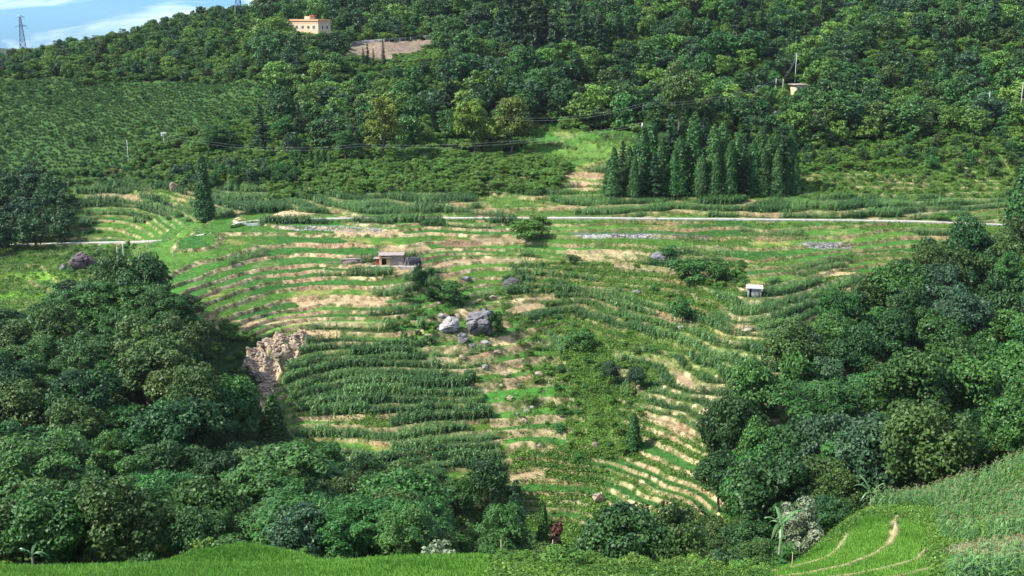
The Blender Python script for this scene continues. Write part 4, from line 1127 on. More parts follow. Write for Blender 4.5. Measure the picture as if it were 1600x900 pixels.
for me in cl:
    m2 = me.copy(); bm = bmesh.new(); bm.from_mesh(me); n0 = len(bm.faces); bm.from_mesh(tas); bm.faces.ensure_lookup_table()
    for f in bm.faces[n0:]: f.material_index = 1
    bm.to_mesh(m2); bm.free(); m2.materials.append(M['tassel']); both.append(m2)
n = len(OTHER); s = RNG.uniform(.85, 1.3, n)*(.7+.5*vnoise(OTHER[:, 0]/4., OTHER[:, 1]/4., 7))
gn_scatter('maize_stand', OTHER[:, :3], RNG.uniform(0, 6.28, n), np.stack([s, s, s], 1), RNG.integers(0, 5, n), both, 'tasselled maize filling the near slope at lower right', 'maize')
print('near maize', len(ONE), n)

# ---------------------------------------------------------------- built things
MS = {
 'concrete': surf('pale_concrete', (.40,.375,.33), scale=.8, var=.18, bump=.2),
 'stonewall': surf('stone_wall', (.46,.41,.34), scale=2.5, var=.4, bump=.8, bscale=3),
 'ochre': surf('ochre_plaster', (.66,.49,.31), scale=.6, var=.10, bump=.1),
 'ochre_deep': surf('ochre_trim', (.62,.34,.18), scale=.6, var=.12, bump=.1),
 'white': surf('white_paint', (.62,.61,.58), scale=1, var=.08, bump=.05),
 'glass': surf('window_glass', (.05,.07,.08), rough=.15, var=.2, bump=0, spec=.6),
 'dark': surf('opening_shade', (.02,.018,.016), bump=0),  # near black: the shade inside openings, put into the colour
 'clay': surf('clay_wall', (.50,.38,.26), scale=2.0, var=.35, bump=.5),
 'board': surf('yellow_board', (.60,.40,.18), scale=3, var=.2, bump=.2, streak=(4, 4, .6)),
 'redsheet': surf('red_sheet', (.38,.085,.065), rough=.5, scale=2, var=.25, bump=.1),
 'greyboard': surf('weathered_boards', (.36,.30,.25), scale=3, var=.4, bump=.4, streak=(4, 4, .5)),
 'tin': surf('roof_sheet', (.40,.32,.28), rough=.45, scale=2, var=.2, bump=.2, metal=.2),
 'plastic': surf('dark_plastic', (.035,.035,.045), rough=.3, scale=2, var=.6, bump=.8, bscale=2, spec=.5),
 'brush': surf('dead_branches', (.22,.17,.14), scale=5, var=.5, bump=.5),
 'greycement': surf('grey_cement', (.36,.35,.37), scale=1.5, var=.22, bump=.2),
 'steel': surf('galvanised_steel', (.42,.45,.47), rough=.5, var=.1, bump=0, metal=.4),
 'shadesteel': surf('shaded_steel', (.20,.26,.32), rough=.5, var=.1, bump=0, metal=.3),  # darker, bluer copy of the steel, with shade put into its colour
 'pole': surf('concrete_pole', (.55,.54,.50), scale=2, var=.15, bump=.1),
 'wood': surf('pole_wood', (.42,.33,.20), scale=4, var=.3, bump=.3, streak=(2, 2, .3)),
 'wire': surf('wire', (.35,.36,.36), bump=0, rough=.5),
 'limestone': surf('grey_limestone', (.17,.165,.165), scale=.55, var=.6, bump=.9, bscale=1.6),
 'darkstone': surf('dark_boulder', (.10,.097,.10), scale=.5, var=.55, bump=1.0, bscale=1.5),
 'whitestone': surf('white_limestone', (.33,.315,.30), scale=.6, var=.45, bump=.8, bscale=1.8),
 'tanstone': surf('tan_boulder', (.34,.27,.19), scale=.7, var=.35, bump=.8, bscale=1.8),
 'lilac': surf('lilac_boulder', (.36,.33,.43), scale=.8, var=.25, bump=.8, bscale=2.2),
 'redstone': surf('reddish_dark_boulder', (.10,.08,.08), scale=.5, var=.6, bump=1., bscale=1.5),
 'carpaint': surf('white_car_paint', (.78,.78,.78), rough=.25, var=.03, bump=0, spec=.6),
 'tyre': surf('tyre_rubber', (.02,.02,.02), bump=0),
}
def box_p(x0, x1, y0, y1, z0, z1):
    V = [(x0,y0,z0),(x1,y0,z0),(x1,y1,z0),(x0,y1,z0),(x0,y0,z1),(x1,y0,z1),(x1,y1,z1),(x0,y1,z1)]
    return V, [(0,3,2,1),(4,5,6,7),(0,1,5,4),(1,2,6,5),(2,3,7,6),(3,0,4,7)]
def part(name, parts, mat, parent=None, loc=None, smooth=False, label=None):
    if isinstance(parts, tuple): parts = [parts]
    V, Q_ = join(parts)
    o = link(name, new_mesh(name, V, Q_, None, smooth, [MS[mat] if isinstance(mat, str) else mat]), parent, loc)
    if label: o['label'] = label
    return o
def bevel(o, w=.03):
    m = o.modifiers.new('bevel', 'BEVEL'); m.width = w; m.segments = 2; return o
def thing(name, P, rz, label, cat, group=None):
    o = bpy.data.objects.new(name, None); scene.collection.objects.link(o)
    o.location = P; o.rotation_euler[2] = rz; return tag(o, label, cat, group)
def bar(a, b, r=.05, sides=4, r2=None):
    return tube_q([a, Vector(a).lerp(Vector(b), .5), b], [r, (r+(r2 or r))/2, r2 or r], sides)

# lanes: a concrete strip with its masonry edge
def lane(name, C, hw, wall):
    T = []
    for i in range(len(C)):
        d = C[min(i+1, len(C)-1)]-C[max(i-1, 0)]; d[2] = 0; d /= np.linalg.norm(d); T.append((-d[1], d[0]))
    T = np.array(T); V = []; Qd = []
    for i, c in enumerate(C):
        n = T[i]; z = c[2]+.12
        j = .10*math.sin(i*1.7)
        V += [(c[0]-n[0]*(hw+j), c[1]-n[1]*(hw+j), z-wall(c[0])), (c[0]-n[0]*(hw+j), c[1]-n[1]*(hw+j), z), (c[0]+n[0]*(hw-.3), c[1]+n[1]*(hw-.3), z+.03), (c[0]+n[0]*(hw-.3), c[1]+n[1]*(hw-.3), z-.9)]
    for i in range(len(C)-1):
        for k in range(3): a = i*4+k; Qd.append((a, a+4, a+5, a+1))
    o = link(name, new_mesh(name, V, Qd, None, False, [MS['concrete']])); tag(o, kind='structure'); return o
lane('lane', ROAD_C, 1.1, lambda x: .45)
lane('track', ROADL_C, 1.2, lambda x: .5)
# masonry wall holding the right end of the lane
k = (ROAD_C[:, 0] > float(spx(1345, 345))*345) & (ROAD_C[:, 0] < float(spx(1534, 350))*350)
C = ROAD_C[k]; V = []; Qd = []
for i, c in enumerate(C):
    u = i/(len(C)-1); h = .8+1.5*min(1, u*1.4); y = c[1]-1.53
    V += [(c[0], y-.28, c[2]+.10-h-.6), (c[0], y-.16, c[2]+.16), (c[0], y+.2, c[2]+.17), (c[0], y+.2, c[2]-h)]
for i in range(len(C)-1):
    for q in range(3): a = i*4+q; Qd.append((a, a+4, a+5, a+1))
Qd.append((0, 1, 2, 3)); e = (len(C)-1)*4; Qd.append((e+3, e+2, e+1, e))
tag(link('stone_wall', new_mesh('stone_wall', V, Qd, None, False, [MS['stonewall']])), 'pale masonry wall holding up the right end of the lane', 'wall')
# low white kerb wall at the left end of the lane
P = hit(366, 350, 300, base=True)
pts = [hit(x, y, 300, 372) for x, y in [(365,348),(374,351),(388,353),(402,352),(410,350)]]
V = []; Qd = []
for p in pts: V += [(p.x, p.y-.15, p.z-.5), (p.x, p.y-.15, p.z+.75), (p.x, p.y+.15, p.z+.75), (p.x, p.y+.15, p.z-.5)]
for i in range(len(pts)-1):
    for q in range(3): a = i*4+q; Qd.append((a, a+4, a+5, a+1))
Qd += [(0, 1, 2, 3), (19, 18, 17, 16)]
tag(link('kerb_wall', new_mesh('kerb_wall', V, Qd, None, False, [MS['white']])), 'short curved white wall at the left end of the lane', 'wall')

# ochre house on the ridge
P = HOUSE; P.z = float(tpy(49))*P.y; h = thing('house', (P.x, P.y, P.z-.3), radians(-30), 'flat roofed ochre house with two faces showing, standing alone among trees near the ridge', 'house')
Z0, Z1 = -6.5, 5.6
LX, LY = 10.0, 5.0
wl_ = part('wall', [box_p(-LX, LX, -LY, LY, Z0, Z1)], 'ochre', h)
rf = part('roof', [box_p(-LX-.4, LX+.4, -LY-.4, LY+.4, Z1+.01, Z1+.3), box_p(-LX-.2, LX+.2, -LY-.2, -LY+.0, Z1+.31, Z1+.9), box_p(-LX-.2, LX+.2, LY, LY+.2, Z1+.31, Z1+.9), box_p(-LX-.2, -LX, -LY+.01, LY-.01, Z1+.31, Z1+.9), box_p(LX, LX+.2, -LY+.01, LY-.01, Z1+.31, Z1+.9)], 'ochre_deep', h)
part('stair_tower', [box_p(-1.5, 2.0, -2.0, 2.0, Z1+.31, Z1+2.4)], 'ochre', rf)
part('tank', [box_p(1.0, 4.2, -1.2, 1.2, Z1+2.45, Z1+3.0)], 'redsheet', rf)
part('cornice', [box_p(-LX-.07, LX+.07, -LY-.07, LY+.07, 4.55, 4.72)], 'ochre_deep', h)
for i, x in enumerate((-7.6, -4.4, -.4, 3.4, 7.0)):
    w = part('window', [box_p(x-.85, x+.85, -LY-.08, -LY-.02, 1.6, 1.72), box_p(x-.85, x+.85, -LY-.08, -LY-.02, 3.3, 3.42), box_p(x-.85, x-.73, -LY-.08, -LY-.02, 1.73, 3.29), box_p(x+.73, x+.85, -LY-.08, -LY-.02, 1.73, 3.29), box_p(x-.04, x+.04, -LY-.08, -LY-.02, 1.73, 3.29)], 'white', h)
    part('pane', [box_p(x-.72, x+.72, -LY-.04, -LY+.03, 1.74, 3.28)], 'glass', w)
for y in (-1.5, 2.2):
    w = part('window', [box_p(LX+.02, LX+.08, y-.7, y+.7, 1.6, 1.7), box_p(LX+.02, LX+.08, y-.7, y+.7, 3.2, 3.3), box_p(LX+.02, LX+.08, y-.7, y-.6, 1.71, 3.19), box_p(LX+.02, LX+.08, y+.6, y+.7, 1.71, 3.19)], 'white', h)
    part('pane', [box_p(LX-.03, LX+.04, y-.59, y+.59, 1.72, 3.18)], 'glass', w)
# railing and pale posts on the crest of the bare embankment
pts = [hit(x, y, 560, 660) for x, y in [(550,69),(575,67),(600,65),(625,63),(650,61),(672,59),(690,58)]]
rl = thing('railing', pts[3], 0, 'pale railing along the crest of the bare brown embankment', 'railing')
o0 = pts[3]; rp = []
for i in range(len(pts)-1):
    a, b = pts[i]-o0, pts[i+1]-o0
    rp.append(bar(a+Vector((0,0,1.2)), b+Vector((0,0,1.2)), .10)); rp.append(bar(a+Vector((0,0,.6)), b+Vector((0,0,.6)), .07))
part('rail', rp, 'white', rl)
for i in range(len(pts)-1):
    for u in (0, .33, .66):
        a = (pts[i]-o0).lerp(pts[i+1]-o0, u); part('post', [box_p(a.x-.15, a.x+.15, a.y-.15, a.y+.15, a.z-.6, a.z+1.35)], 'white', rl)
P = hit(600, 66, 560, 660)
for (px, w, hh, lab) in [(575, 5.0, 1.3, 'left long white block on the embankment crest'), (660, 6.5, 1.6, 'right long white block on the embankment crest, near the trees')]:
    P = hit(px, 66-(px-575)*.08, 560, 660); b = thing('equipment_shed', (P.x, P.y+1.5, P.z-.2), .1, lab, 'shed')
    part('wall', [box_p(-w/2, w/2, -.8, .8, -.5, hh)], 'white', b); part('roof', [box_p(-w/2-.2, w/2+.2, -1, 1, hh+.01, hh+.15)], 'tin', b)

# the farm shed on the terraces
P = hit(612, 417, 280, 345); S = F/P.y
sh = thing('shed', (P.x, P.y+1.3, P.z), 0, 'low clay and board farm shed with a dark doorway on a terrace', 'shed')
def X_(px): return (px-612)/S*1.0
zf = .15; top = 3.0
part('terrace_slab', [box_p(X_(578), X_(655), -1.5, 3.6, -1.0, zf)], 'stonewall', sh)
part('wall', [box_p(X_(600)+.7, X_(629), 0, 3.2, zf+.002, top), box_p(X_(592), X_(600)+.69, 1.4, 3.2, zf+.002, top)], 'clay', sh)
part('post', [box_p(X_(592)-.1, X_(592)+.55, -.06, .45, zf+.003, top-.01)], 'board', sh)
part('door_frame', [box_p(X_(596)+.0, X_(602)+.3, .5, .62, 2.1, 2.4), box_p(X_(602)+.05, X_(602)+.3, .5, .62, zf+.004, 2.09)], 'board', sh)
part('doorway_shade', [box_p(X_(595), X_(602)+.04, 1.32, 1.38, zf+.004, 2.3)], 'dark', sh)  # solid dark sheet standing in for the shade inside the doorway
part('panel', [box_p(X_(603)+.15, X_(609), -.07, -.01, zf+.004, 2.05)], 'board', sh)
part('planks', [box_p(X_(610)+i*.42, X_(610)+i*.42+.36, -.09-.02*(i % 2), -.02, .3, 2.55+.1*(i % 3)) for i in range(8)], 'greyboard', sh)
part('roof', [box_p(X_(590), X_(611), -.7, 3.6, top+.01, top+.16), box_p(X_(611)+.02, X_(631), -.6, 3.6, top+.07, top+.22)], 'tin', sh)
part('awning', [box_p(X_(596), X_(611), -.9, -.1, 2.42, 2.50)], 'tin', sh)
an = thing('lean_to', (P.x+X_(588), P.y+1.6, P.z), 0, 'red sheet lean-to against the left side of the farm shed', 'lean-to')
part('red_sheet', [(((-.7, -.1, .16), (.75, -.1, .16), (.75, -.1, 1.95), (-.3, -.1, 1.9), (-.7, 0, .16), (.75, 0, .16), (.75, 0, 1.95), (-.3, 0, 1.9)), [(0,1,2,3),(5,4,7,6),(0,4,5,1),(3,2,6,7),(1,5,6,2),(0,3,7,4)])], 'redsheet', an)
part('roof', [box_p(-1.0, 1.0, -.4, 2.0, 2.0, 2.1)], 'greyboard', an)
part('shaded_back', [box_p(-.9, .8, .9, 1.7, .16, 1.98)], 'dark', an)  # closes the lean-to; the shade inside is put into its colour
rng = np.random.default_rng(3)
def heap(name, cx, n, L, H_, mat, label, y=1.6, lean=.35, r=.06, cat='wood stack'):
    t = thing(name, (P.x+X_(cx), P.y+y, P.z+.1), 0, label, cat)
    pp = []
    for i in range(n):
        x = rng.uniform(-L/2, L/2); y0 = rng.uniform(-.7, .7); hh = H_*rng.uniform(.65, 1.05)
        pp.append(bar((x, y0-.3, 0), (x+rng.normal()*lean, y0+.3, hh), r*rng.uniform(.7, 1.4), 5))
    part('upright_sticks', pp, mat, t); return t
def lump(L, Wd, Hh, seed, n=18):
    V = []; Qd = []; r = np.random.default_rng(seed); m = 9
    for j in range(m):
        for i in range(n):
            a = 2*pi*i/n; z = j/(m-1); s = (1-z**3*.35)*(1+.14*(vnoise(np.array(cos(a)*2+5), np.array(sin(a)*2+z*3), seed)-.5)*2)
            V.append((cos(a)*L/2*s, sin(a)*Wd/2*s, Hh*z*(.92+.16*float(vnoise(np.array(a*2.), np.array(1.), seed)))))
    for j in range(m-1):
        for i in range(n):
            a = j*n+i; b = j*n+(i+1) % n; Qd.append((a, b, b+n, a+n))
    e = (m-1)*n; V.append((0, 0, Hh*1.04)); c = len(V)-1
    for i in range(0, n, 2): Qd.append((e+i, e+(i+1) % n, e+(i+2) % n, c))
    return V, Qd
t = heap('branch_stack', 546, 90, 6.4, 1.9, 'brush', 'grey brown stack of upright branches left of the farm shed')
part('core', [lump(5.8, 1.6, 1.55, 4)], 'brush', t); part('cover', [bar((-3.0, -.3, 1.75), (2.7, -.3, 1.95), .14, 6), bar((-2.6, .3, 1.9), (2.9, .3, 1.8), .12, 6)], 'tin', t)
t = heap('covered_stack', 646, 46, 5.4, 2.4, 'greyboard', 'dark plastic covered stack of poles against the right side of the farm shed', cat='stack')
part('plastic_cover', [lump(5.0, 1.7, 2.2, 8)], 'plastic', t); part('leaning_pole', [bar((-2.4, -1.1, .1), (-1.8, -.5, 2.4), .09, 5), bar((-1.2, -1.1, .1), (-1.6, -.5, 2.3), .08, 5)], 'whitestone', t)
t = heap('stump_pile', 517, 26, 2.2, 1.1, 'tanstone', 'small pale pile of sticks at the far left of the shed terrace')
# small cement hut
P = hit(1179, 463, 270, 330)
hu = thing('hut', (P.x, P.y+.6, P.z-.1), radians(-12), 'small grey cement hut with a white overhanging flat roof on the weedy slope', 'hut')
part('wall', [box_p(-1.75, -1.2, -1.3, -1.1, 0, 2.35), box_p(-.7, 1.75, -1.3, -1.1, 0, 2.35), box_p(-1.75, 1.75, 1.1, 1.3, 0, 2.35), box_p(-1.75, -1.55, -1.09, 1.09, 0, 2.35), box_p(1.55, 1.75, -1.09, 1.09, 0, 2.35)], 'greycement', hu)
part('roof', [box_p(-2.15, 2.1, -1.75, 1.6, 2.37, 2.62)], 'white', hu); part('doorway_shade', [box_p(-1.19, -.71, -1.15, -1.05, .01, 2.3)], 'dark', hu)  # doorway filled by a near-black sheet painted as the shade within
part('door_jamb', [box_p(-1.78, -1.3, -1.36, -1.31, .01, 2.33)], 'white', hu)
# half hidden house on the right
P = HUTR; hu = thing('house', (P.x, P.y, P.z), radians(14), 'narrow cream house half hidden behind trees right of the utility poles', 'house')
part('wall', [box_p(-2.0, 2.8, -3, 3, -.5, 5.4)], 'ochre', hu); part('roof', [box_p(-3.0, 3.3, -3.7, 3.4, 5.41, 5.65)], 'greyboard', hu)
w = part('window', [box_p(-1.4, .2, -3.06, -3.01, 3.1, 4.6)], 'white', hu); part('pane', [box_p(-1.25, .05, -3.09, -3.065, 3.25, 4.45)], 'glass', w)
w = part('door', [box_p(1.2, 2.4, -3.06, -3.01, .1, 2.3)], 'redsheet', hu)
t = thing('boundary_wall', hit(1240, 154, 400, 560)+Vector((0, -7, .3)), 0, 'low cream wall in front of the half hidden house', 'wall'); part('wall', [box_p(-3.5, 3.5, -.15, .15, -1.5, 1.0)], 'ochre', t)
# white car
P = hit(1213, 184, 400, 500); c = thing('parked_car', (P.x, P.y, P.z+.9), radians(8), 'white car parked behind the bushes above the green slope', 'car')
prof = [(-2.1,.35),(-2.15,.8),(-1.9,1.0),(-1.2,1.05),(-.6,1.55),(.7,1.6),(1.35,1.1),(2.0,.98),(2.15,.7),(2.1,.35)]
V = [(x, -.85, z) for x, z in prof]+[(x, .85, z) for x, z in prof]; n = len(prof); Qd = [(i, i+1, i+1+n, i+n) for i in range(n-1)]+[(n-1, 0, n, 2*n-1)]
for s_ in (0, n): Qd += [(s_+0, s_+1, s_+8, s_+9), (s_+1, s_+2, s_+7, s_+8), (s_+2, s_+3, s_+6, s_+7), (s_+3, s_+4, s_+5, s_+6)]
part('body', [(V, Qd)], 'carpaint', c)
gl = [((-1.05,1.08),(-.55,1.48),(.05,1.5),(.05,1.08)), ((.15,1.08),(.15,1.5),(.62,1.5),(1.15,1.1))]
for sy in (-.88, .88):
    for g_ in gl: part('side_window', [([(x, sy, z) for x, z in g_]+[(x, sy*.985, z) for x, z in g_], [(0,1,2,3),(7,6,5,4),(0,4,5,1),(1,5,6,2),(2,6,7,3),(3,7,4,0)])], 'glass', c)
for x in (-1.35, 1.35):
    for y in (-.8, .8):
        part('wheel', [tube_q([(x, y-.1, .33), (x, y, .33), (x, y+.1, .33)], [.33, .34, .33], 12)], 'tyre', c)

# lattice pylons
def pylon(px, pbase, ptop, Y, label, mat='shadesteel', arms=((.72, .09),(1.0, .05)), w=None, rr=.16):
    P = on_ground(px, pbase, Y); H = float(tpy(ptop))*Y-P.z; w = w or H*.14
    t = thing('pylon', (P.x, P.y, P.z-.5), .35, label, 'pylon')
    lv = [0, .14, .27, .39, .50, .60, .69, .77, .84, .90, .95, 1.0]
    def cr_(u, k): s = w*(1-u)**.85*.5+w*.09; return Vector((s*(1, -1, -1, 1)[k], s*(1, 1, -1, -1)[k], u*H))
    legs = [bar(cr_(lv[i], k), cr_(lv[i+1], k), rr) for i in range(len(lv)-1) for k in range(4)]
    br = []
    for i in range(len(lv)-1):
        for k in range(4):
            k2 = (k+1) % 4
            br += [bar(cr_(lv[i], k), cr_(lv[i+1], k2), rr*.55), bar(cr_(lv[i], k2), cr_(lv[i+1], k), rr*.55), bar(cr_(lv[i+1], k), cr_(lv[i+1], k2), rr*.6)]
    part('legs', legs, mat, t); part('bracing', br, mat, t)
    for u, a in arms:
        L = H*a
        part('crossarm', [bar((-L, 0, u*H), (0, -.4, u*H+.8), rr*.8), bar((-L, 0, u*H), (0, .4, u*H+.8), rr*.8), bar((L, 0, u*H), (0, .4, u*H+.8), rr*.8), bar((L, 0, u*H), (0, -.4, u*H+.8), rr*.8), bar((-L, 0, u*H), (L, 0, u*H), rr*.8), bar((-L, 0, u*H), (-L, 0, u*H-1.2), rr*.5), bar((L, 0, u*H), (L, 0, u*H-1.2), rr*.5)], mat, t)
    return P, H
p1 = pylon(38, 95, 25, 590, 'blue grey lattice pylon standing against the sky at the far left', arms=((.80, .12), (1.0, .085)))
p2 = pylon(375, 62, -40, 640, 'blue grey lattice pylon rising out of the top of the photo from the ridge')
p3 = pylon(965, 55, -60, 600, 'pale lattice pylon half hidden in the woods at the top', mat='steel')
# poles
def pole(px, pbase, hpx, Y, label, mat='pole', r=.16, arms=0, cap=None, lean=0.0, name='utility_pole', cat='utility pole', group=None):
    P = hit(px, pbase, 300 if Y is None else Y-25, 1000) if not isinstance(Y, tuple) else on_ground(px, pbase, Y[0])
    H = max(1.5, float(tpy(pbase-hpx))*P.y-P.z) if isinstance(Y, tuple) else hpx*P.y/F
    t = thing(name, (P.x, P.y, P.z-.3), 0, label, cat, group)
    part('post', [tube_q([(0, 0, 0), (lean*H*.5, 0, H*.5), (lean*H, 0, H+.3)], [r, r*.85, r*.65], 8)], mat, t, smooth=True)
    for k in range(arms): part('crossarm', [box_p(lean*H-1.0, lean*H+1.0, -.06, .06, H-.3-k*.8, H-.15-k*.8)], 'steel', t)
    if cap == 'box': part('lamp_head', [box_p(-1.1, 1.1, -.25, .25, H+.05, H+.55), box_p(-.95, -.45, -.35, .35, H-.9, H+.0)], 'white', t)
    return t
pole(257, 230, 22, 385, 'white pole with pale boxes at its top on the left hillside', 'white', r=.16, cap='box')
pole(201, 256, 38, 385, 'thin grey pole left of the white boxed pole, on the left hillside', r=.12)
pole(214, 64, 22, 480, 'thin pale pole standing among trees on the left ridge', 'white', r=.16)
pole(397, 66, 22, 480, 'left one of two pale poles below the middle pylon', r=.15)
pole(403, 66, 24, 480, 'right one of two pale poles below the middle pylon', r=.13)
pole(426, 44, 22, 520, 'pale pole left of the ochre house, the nearer one to the pylon', 'white', r=.18)
pole(432, 44, 18, 520, 'pale pole left of the ochre house, the nearer one to the house', 'white', r=.14)
pole(1211, 156, 33, 400, 'dark thin pole left of the half hidden cream house', r=.15, arms=1)
pole(1222, 156, 32, 400, 'thin pole directly left of the half hidden cream house', r=.14)
pole(1242, 130, 46, 420, 'tall thin pole with crossarms rising behind the half hidden cream house', r=.15, arms=2)
pole(1003, 214, 22, 380, 'short white post at the top edge of the grass clearing', 'white', r=.3)
pole(1541, 204, 60, 380, 'left one of two pale bare poles in the dark shade at the right edge', r=.14)
pole(1592, 192, 62, 380, 'right one of two pale bare poles in the dark shade at the right edge', r=.14)
pole(194, 412, 34, 300, 'taller of two grey poles at the left ends of the terraces', r=.13)
pole(184, 408, 24, 300, 'shorter of two grey poles at the left ends of the terraces', r=.10)
pole(205, 520, 26, (258,), 'utility pole with a crossarm rising out of the left wood', 'white', r=.14, arms=1)
pole(329, 345, 26, 330, 'thin pale pole beside the tall narrow tree', r=.09)
pole(783, 905, 62, (104,), 'bare upright wooden stake below the light green tree at the lower field edge', 'wood', r=.06, name='stake', cat='stake')
pole(826, 905, 42, (101,), 'leaning wooden stake at the lower field edge, middle one of three', 'wood', r=.05, lean=.12, name='stake', cat='stake')
pole(854, 905, 62, (98,), 'leaning wooden stake below the dark red bush', 'wood', r=.06, lean=.14, name='stake', cat='stake')
pole(1236, 905, 42, (100,), 'thin wooden stake at the left end of the near rice paddies', 'wood', r=.05, name='stake', cat='stake')
# dead saplings on the maize slope
for px, pb, hpx, lab in [(488, 600, 46, 'bare dead sapling with a few twigs on the maize slope'), (498, 542, 24, 'small leaning dead sapling just above the maize slope')]:
    P = hit(px, pb, 200, 300); H = hpx*P.y/F; t = thing('dead_sapling', P, 0, lab, 'dead tree')
    part('trunk', [tube_q([(0,0,-.2),(.1,0,H*.5),(-.1,0,H)],[.12,.09,.04],6)], M['bark'], t)
    part('branch', [bar((0,0,H*u),(s*.9,.1,H*(u+.22)),.05,4,.02) for u, s in ((.35,1),(.5,-1),(.62,1),(.75,-.7))], M['bark'], t)
# power lines
def wire_run(pts, label, sag=1.2, r=.02):
    o0 = pts[0]; pp = []
    for a, b in zip(pts[:-1], pts[1:]):
        for k in range(2):
            q = []
            for i in range(13):
                u = i/12; p = (a-o0).lerp(b-o0, u); p.z -= sag*4*u*(1-u)+k*.9; q.append(p)
            pp.append(tube_q(q, [r]*13, 4))
    t = thing('power_line', o0, 0, label, 'power line'); part('wires', pp, 'wire', t)
def air(px, py, Y): return Vector((float(spx(px, py))*Y, Y, float(tpy(py))*Y))
wire_run([air(257, 208, 388), air(560, 225, 395), air(1003, 192, 402)], 'pair of thin wires from the white boxed pole across the middle wood', 3.0)
wire_run([air(780, 182, 404), air(1010, 160, 412), air(1211, 126, 425), air(1242, 92, 436)], 'pair of thin wires across the wood towards the half hidden house', 2.5)

# ---------------------------------------------------------------- boulders
ROCKS = []
def boulder(px, pbase, wpx, hpx, mat, label, seed, tilt=0.0, flat=1.0, ymin=150, Y=None):
    P = hit(px, pbase, ymin) if Y is None else on_ground(px, pbase, Y); w = wpx*P.y/F; h = hpx*P.y/F*1.05
    ROCKS.append((P.x, P.y+w*.25, w))
    rng = np.random.default_rng(seed); bm = bmesh.new()
    pts = sph(22, rng)*rng.uniform(.86, 1.0, (22, 1))
    for p in pts: bm.verts.new(p)
    bmesh.ops.convex_hull(bm, input=bm.verts)
    for v in [v for v in bm.verts if not v.link_faces]: bm.verts.remove(v)
    bmesh.ops.triangulate(bm, faces=bm.faces)
    for it in range(4):
        bmesh.ops.subdivide_edges(bm, edges=bm.edges, cuts=1, use_grid_fill=True)
        if it == 1: bmesh.ops.smooth_vert(bm, verts=bm.verts, factor=.22, use_axis_x=True, use_axis_y=True, use_axis_z=True)
    co = np.array([v.co[:] for v in bm.verts])
    n = fbm(co[:, 0]*1.6+co[:, 2]*1.3+seed, co[:, 1]*1.6-co[:, 2]*.9, seed, 4); crack = np.abs(fbm(co[:, 0]*1.2+seed, co[:, 2]*2.1+co[:, 1], seed+9, 3)-.5)
    f = .84+.42*(n-.3)-.22*np.exp(-(crack/.03)**2)
    n2 = fbm(co[:, 0]*6+co[:, 2]*3, co[:, 1]*6-co[:, 2]*4, seed+3, 3); f += .07*(n2-.5)
    for v, k in zip(bm.verts, f): v.co *= float(k)
    bm.transform(Matrix.Rotation(tilt, 4, 'Y') @ Matrix.Diagonal((w/2*1.1, w/2*.95*flat, h/2*1.12, 1)))
    bm.transform(Matrix.Translation((0, 0, h*.34)))
    me = bpy.data.meshes.new('boulder'); bm.to_mesh(me); bm.free()
    me.materials.append(MS[mat])
    o = link('boulder', me, None, (P.x, P.y+w*.25, P.z)); return tag(o, label, 'boulder')
boulder(752, 527, 56, 60, 'limestone', 'largest boulder, rounded dark and light grey, in the middle of the terraces', 11, .2)
boulder(700, 520, 42, 28, 'whitestone', 'white weathered boulder left of the largest one', 12, -.1)
boulder(722, 538, 26, 22, 'limestone', 'grey boulder half in shade just below the largest one', 13, .3)
boulder(734, 507, 14, 18, 'whitestone', 'small pale rock wedged between the white boulder and the largest one', 14)
boulder(757, 540, 18, 9, 'whitestone', 'small flat white rock at the rice edge below the largest boulder', 15)
boulder(797, 453, 38, 20, 'darkstone', 'long dark boulder tilted up to the right above the largest one', 16, -.42, .7)
boulder(1029, 410, 36, 18, 'limestone', 'grey boulder on the tan bank of the upper right terraces', 17, -.15)
boulder(124, 424, 50, 34, 'redstone', 'dark reddish craggy boulder in the weeds at far left', 18, .1)
boulder(98, 424, 16, 14, 'limestone', 'pale grey rock at the left foot of the dark reddish boulder', 19)
boulder(723, 563, 13, 12, 'tanstone', 'small pale rock on the bank two steps below the largest boulder', 20)
boulder(823, 629, 15, 10, 'whitestone', 'small white rock on the narrow rice steps, upper one', 21)
boulder(797, 626, 14, 9, 'tanstone', 'small tan rock on the narrow rice steps left of the white one', 22)
boulder(822, 646, 14, 7, 'whitestone', 'small white rock on the narrow rice steps, lower one', 23)
boulder(930, 702, 13, 16, 'tanstone', 'upright tan rock left of the green conical tree', 24)
boulder(936, 790, 24, 26, 'tanstone', 'pale cream rock beside the dry path above the lowest paddies', 25)
boulder(842, 700, 12, 7, 'whitestone', 'small white rock at the end of the lowest narrow rice step', 26)
boulder(765, 858, 32, 26, 'lilac', 'lilac grey boulder beside the light green tree at the lower field edge', 27, Y=150)
boulder(783, 607, 9, 9, 'tanstone', 'small brown rock at the top of the narrow rice steps', 28)
boulder(727, 439, 20, 8, 'limestone', 'flat grey rock on the terraces right of the small dark tree', 29)
boulder(1170, 520, 30, 9, 'tanstone', 'long flat tan rock slab on the weedy right slope', 30)
boulder(1062, 516, 20, 8, 'whitestone', 'pale rock outcrop low on the weedy slope left of the flat slab', 31)
boulder(313, 338, 14, 12, 'limestone', 'grey rock left of the foot of the tall narrow tree', 32, ymin=330)
boulder(1396, 824, 10, 8, 'limestone', 'small grey stone on the bund between the near rice paddies', 33, ymin=80)
boulder(995, 461, 18, 9, 'limestone', 'grey rock in the middle of the hill of maize and weeds', 34)
boulder(473, 205, 8, 6, 'whitestone', 'tiny pale rock in the middle wood', 35, ymin=400) if False else None
boulder(272, 300, 16, 20, 'tanstone', 'tan rock face among dark trees left of the tall narrow tree', 36, ymin=385)
boulder(430, 560, 20, 12, 'tanstone', 'broken pale rock on the landslide, upper one', 37)
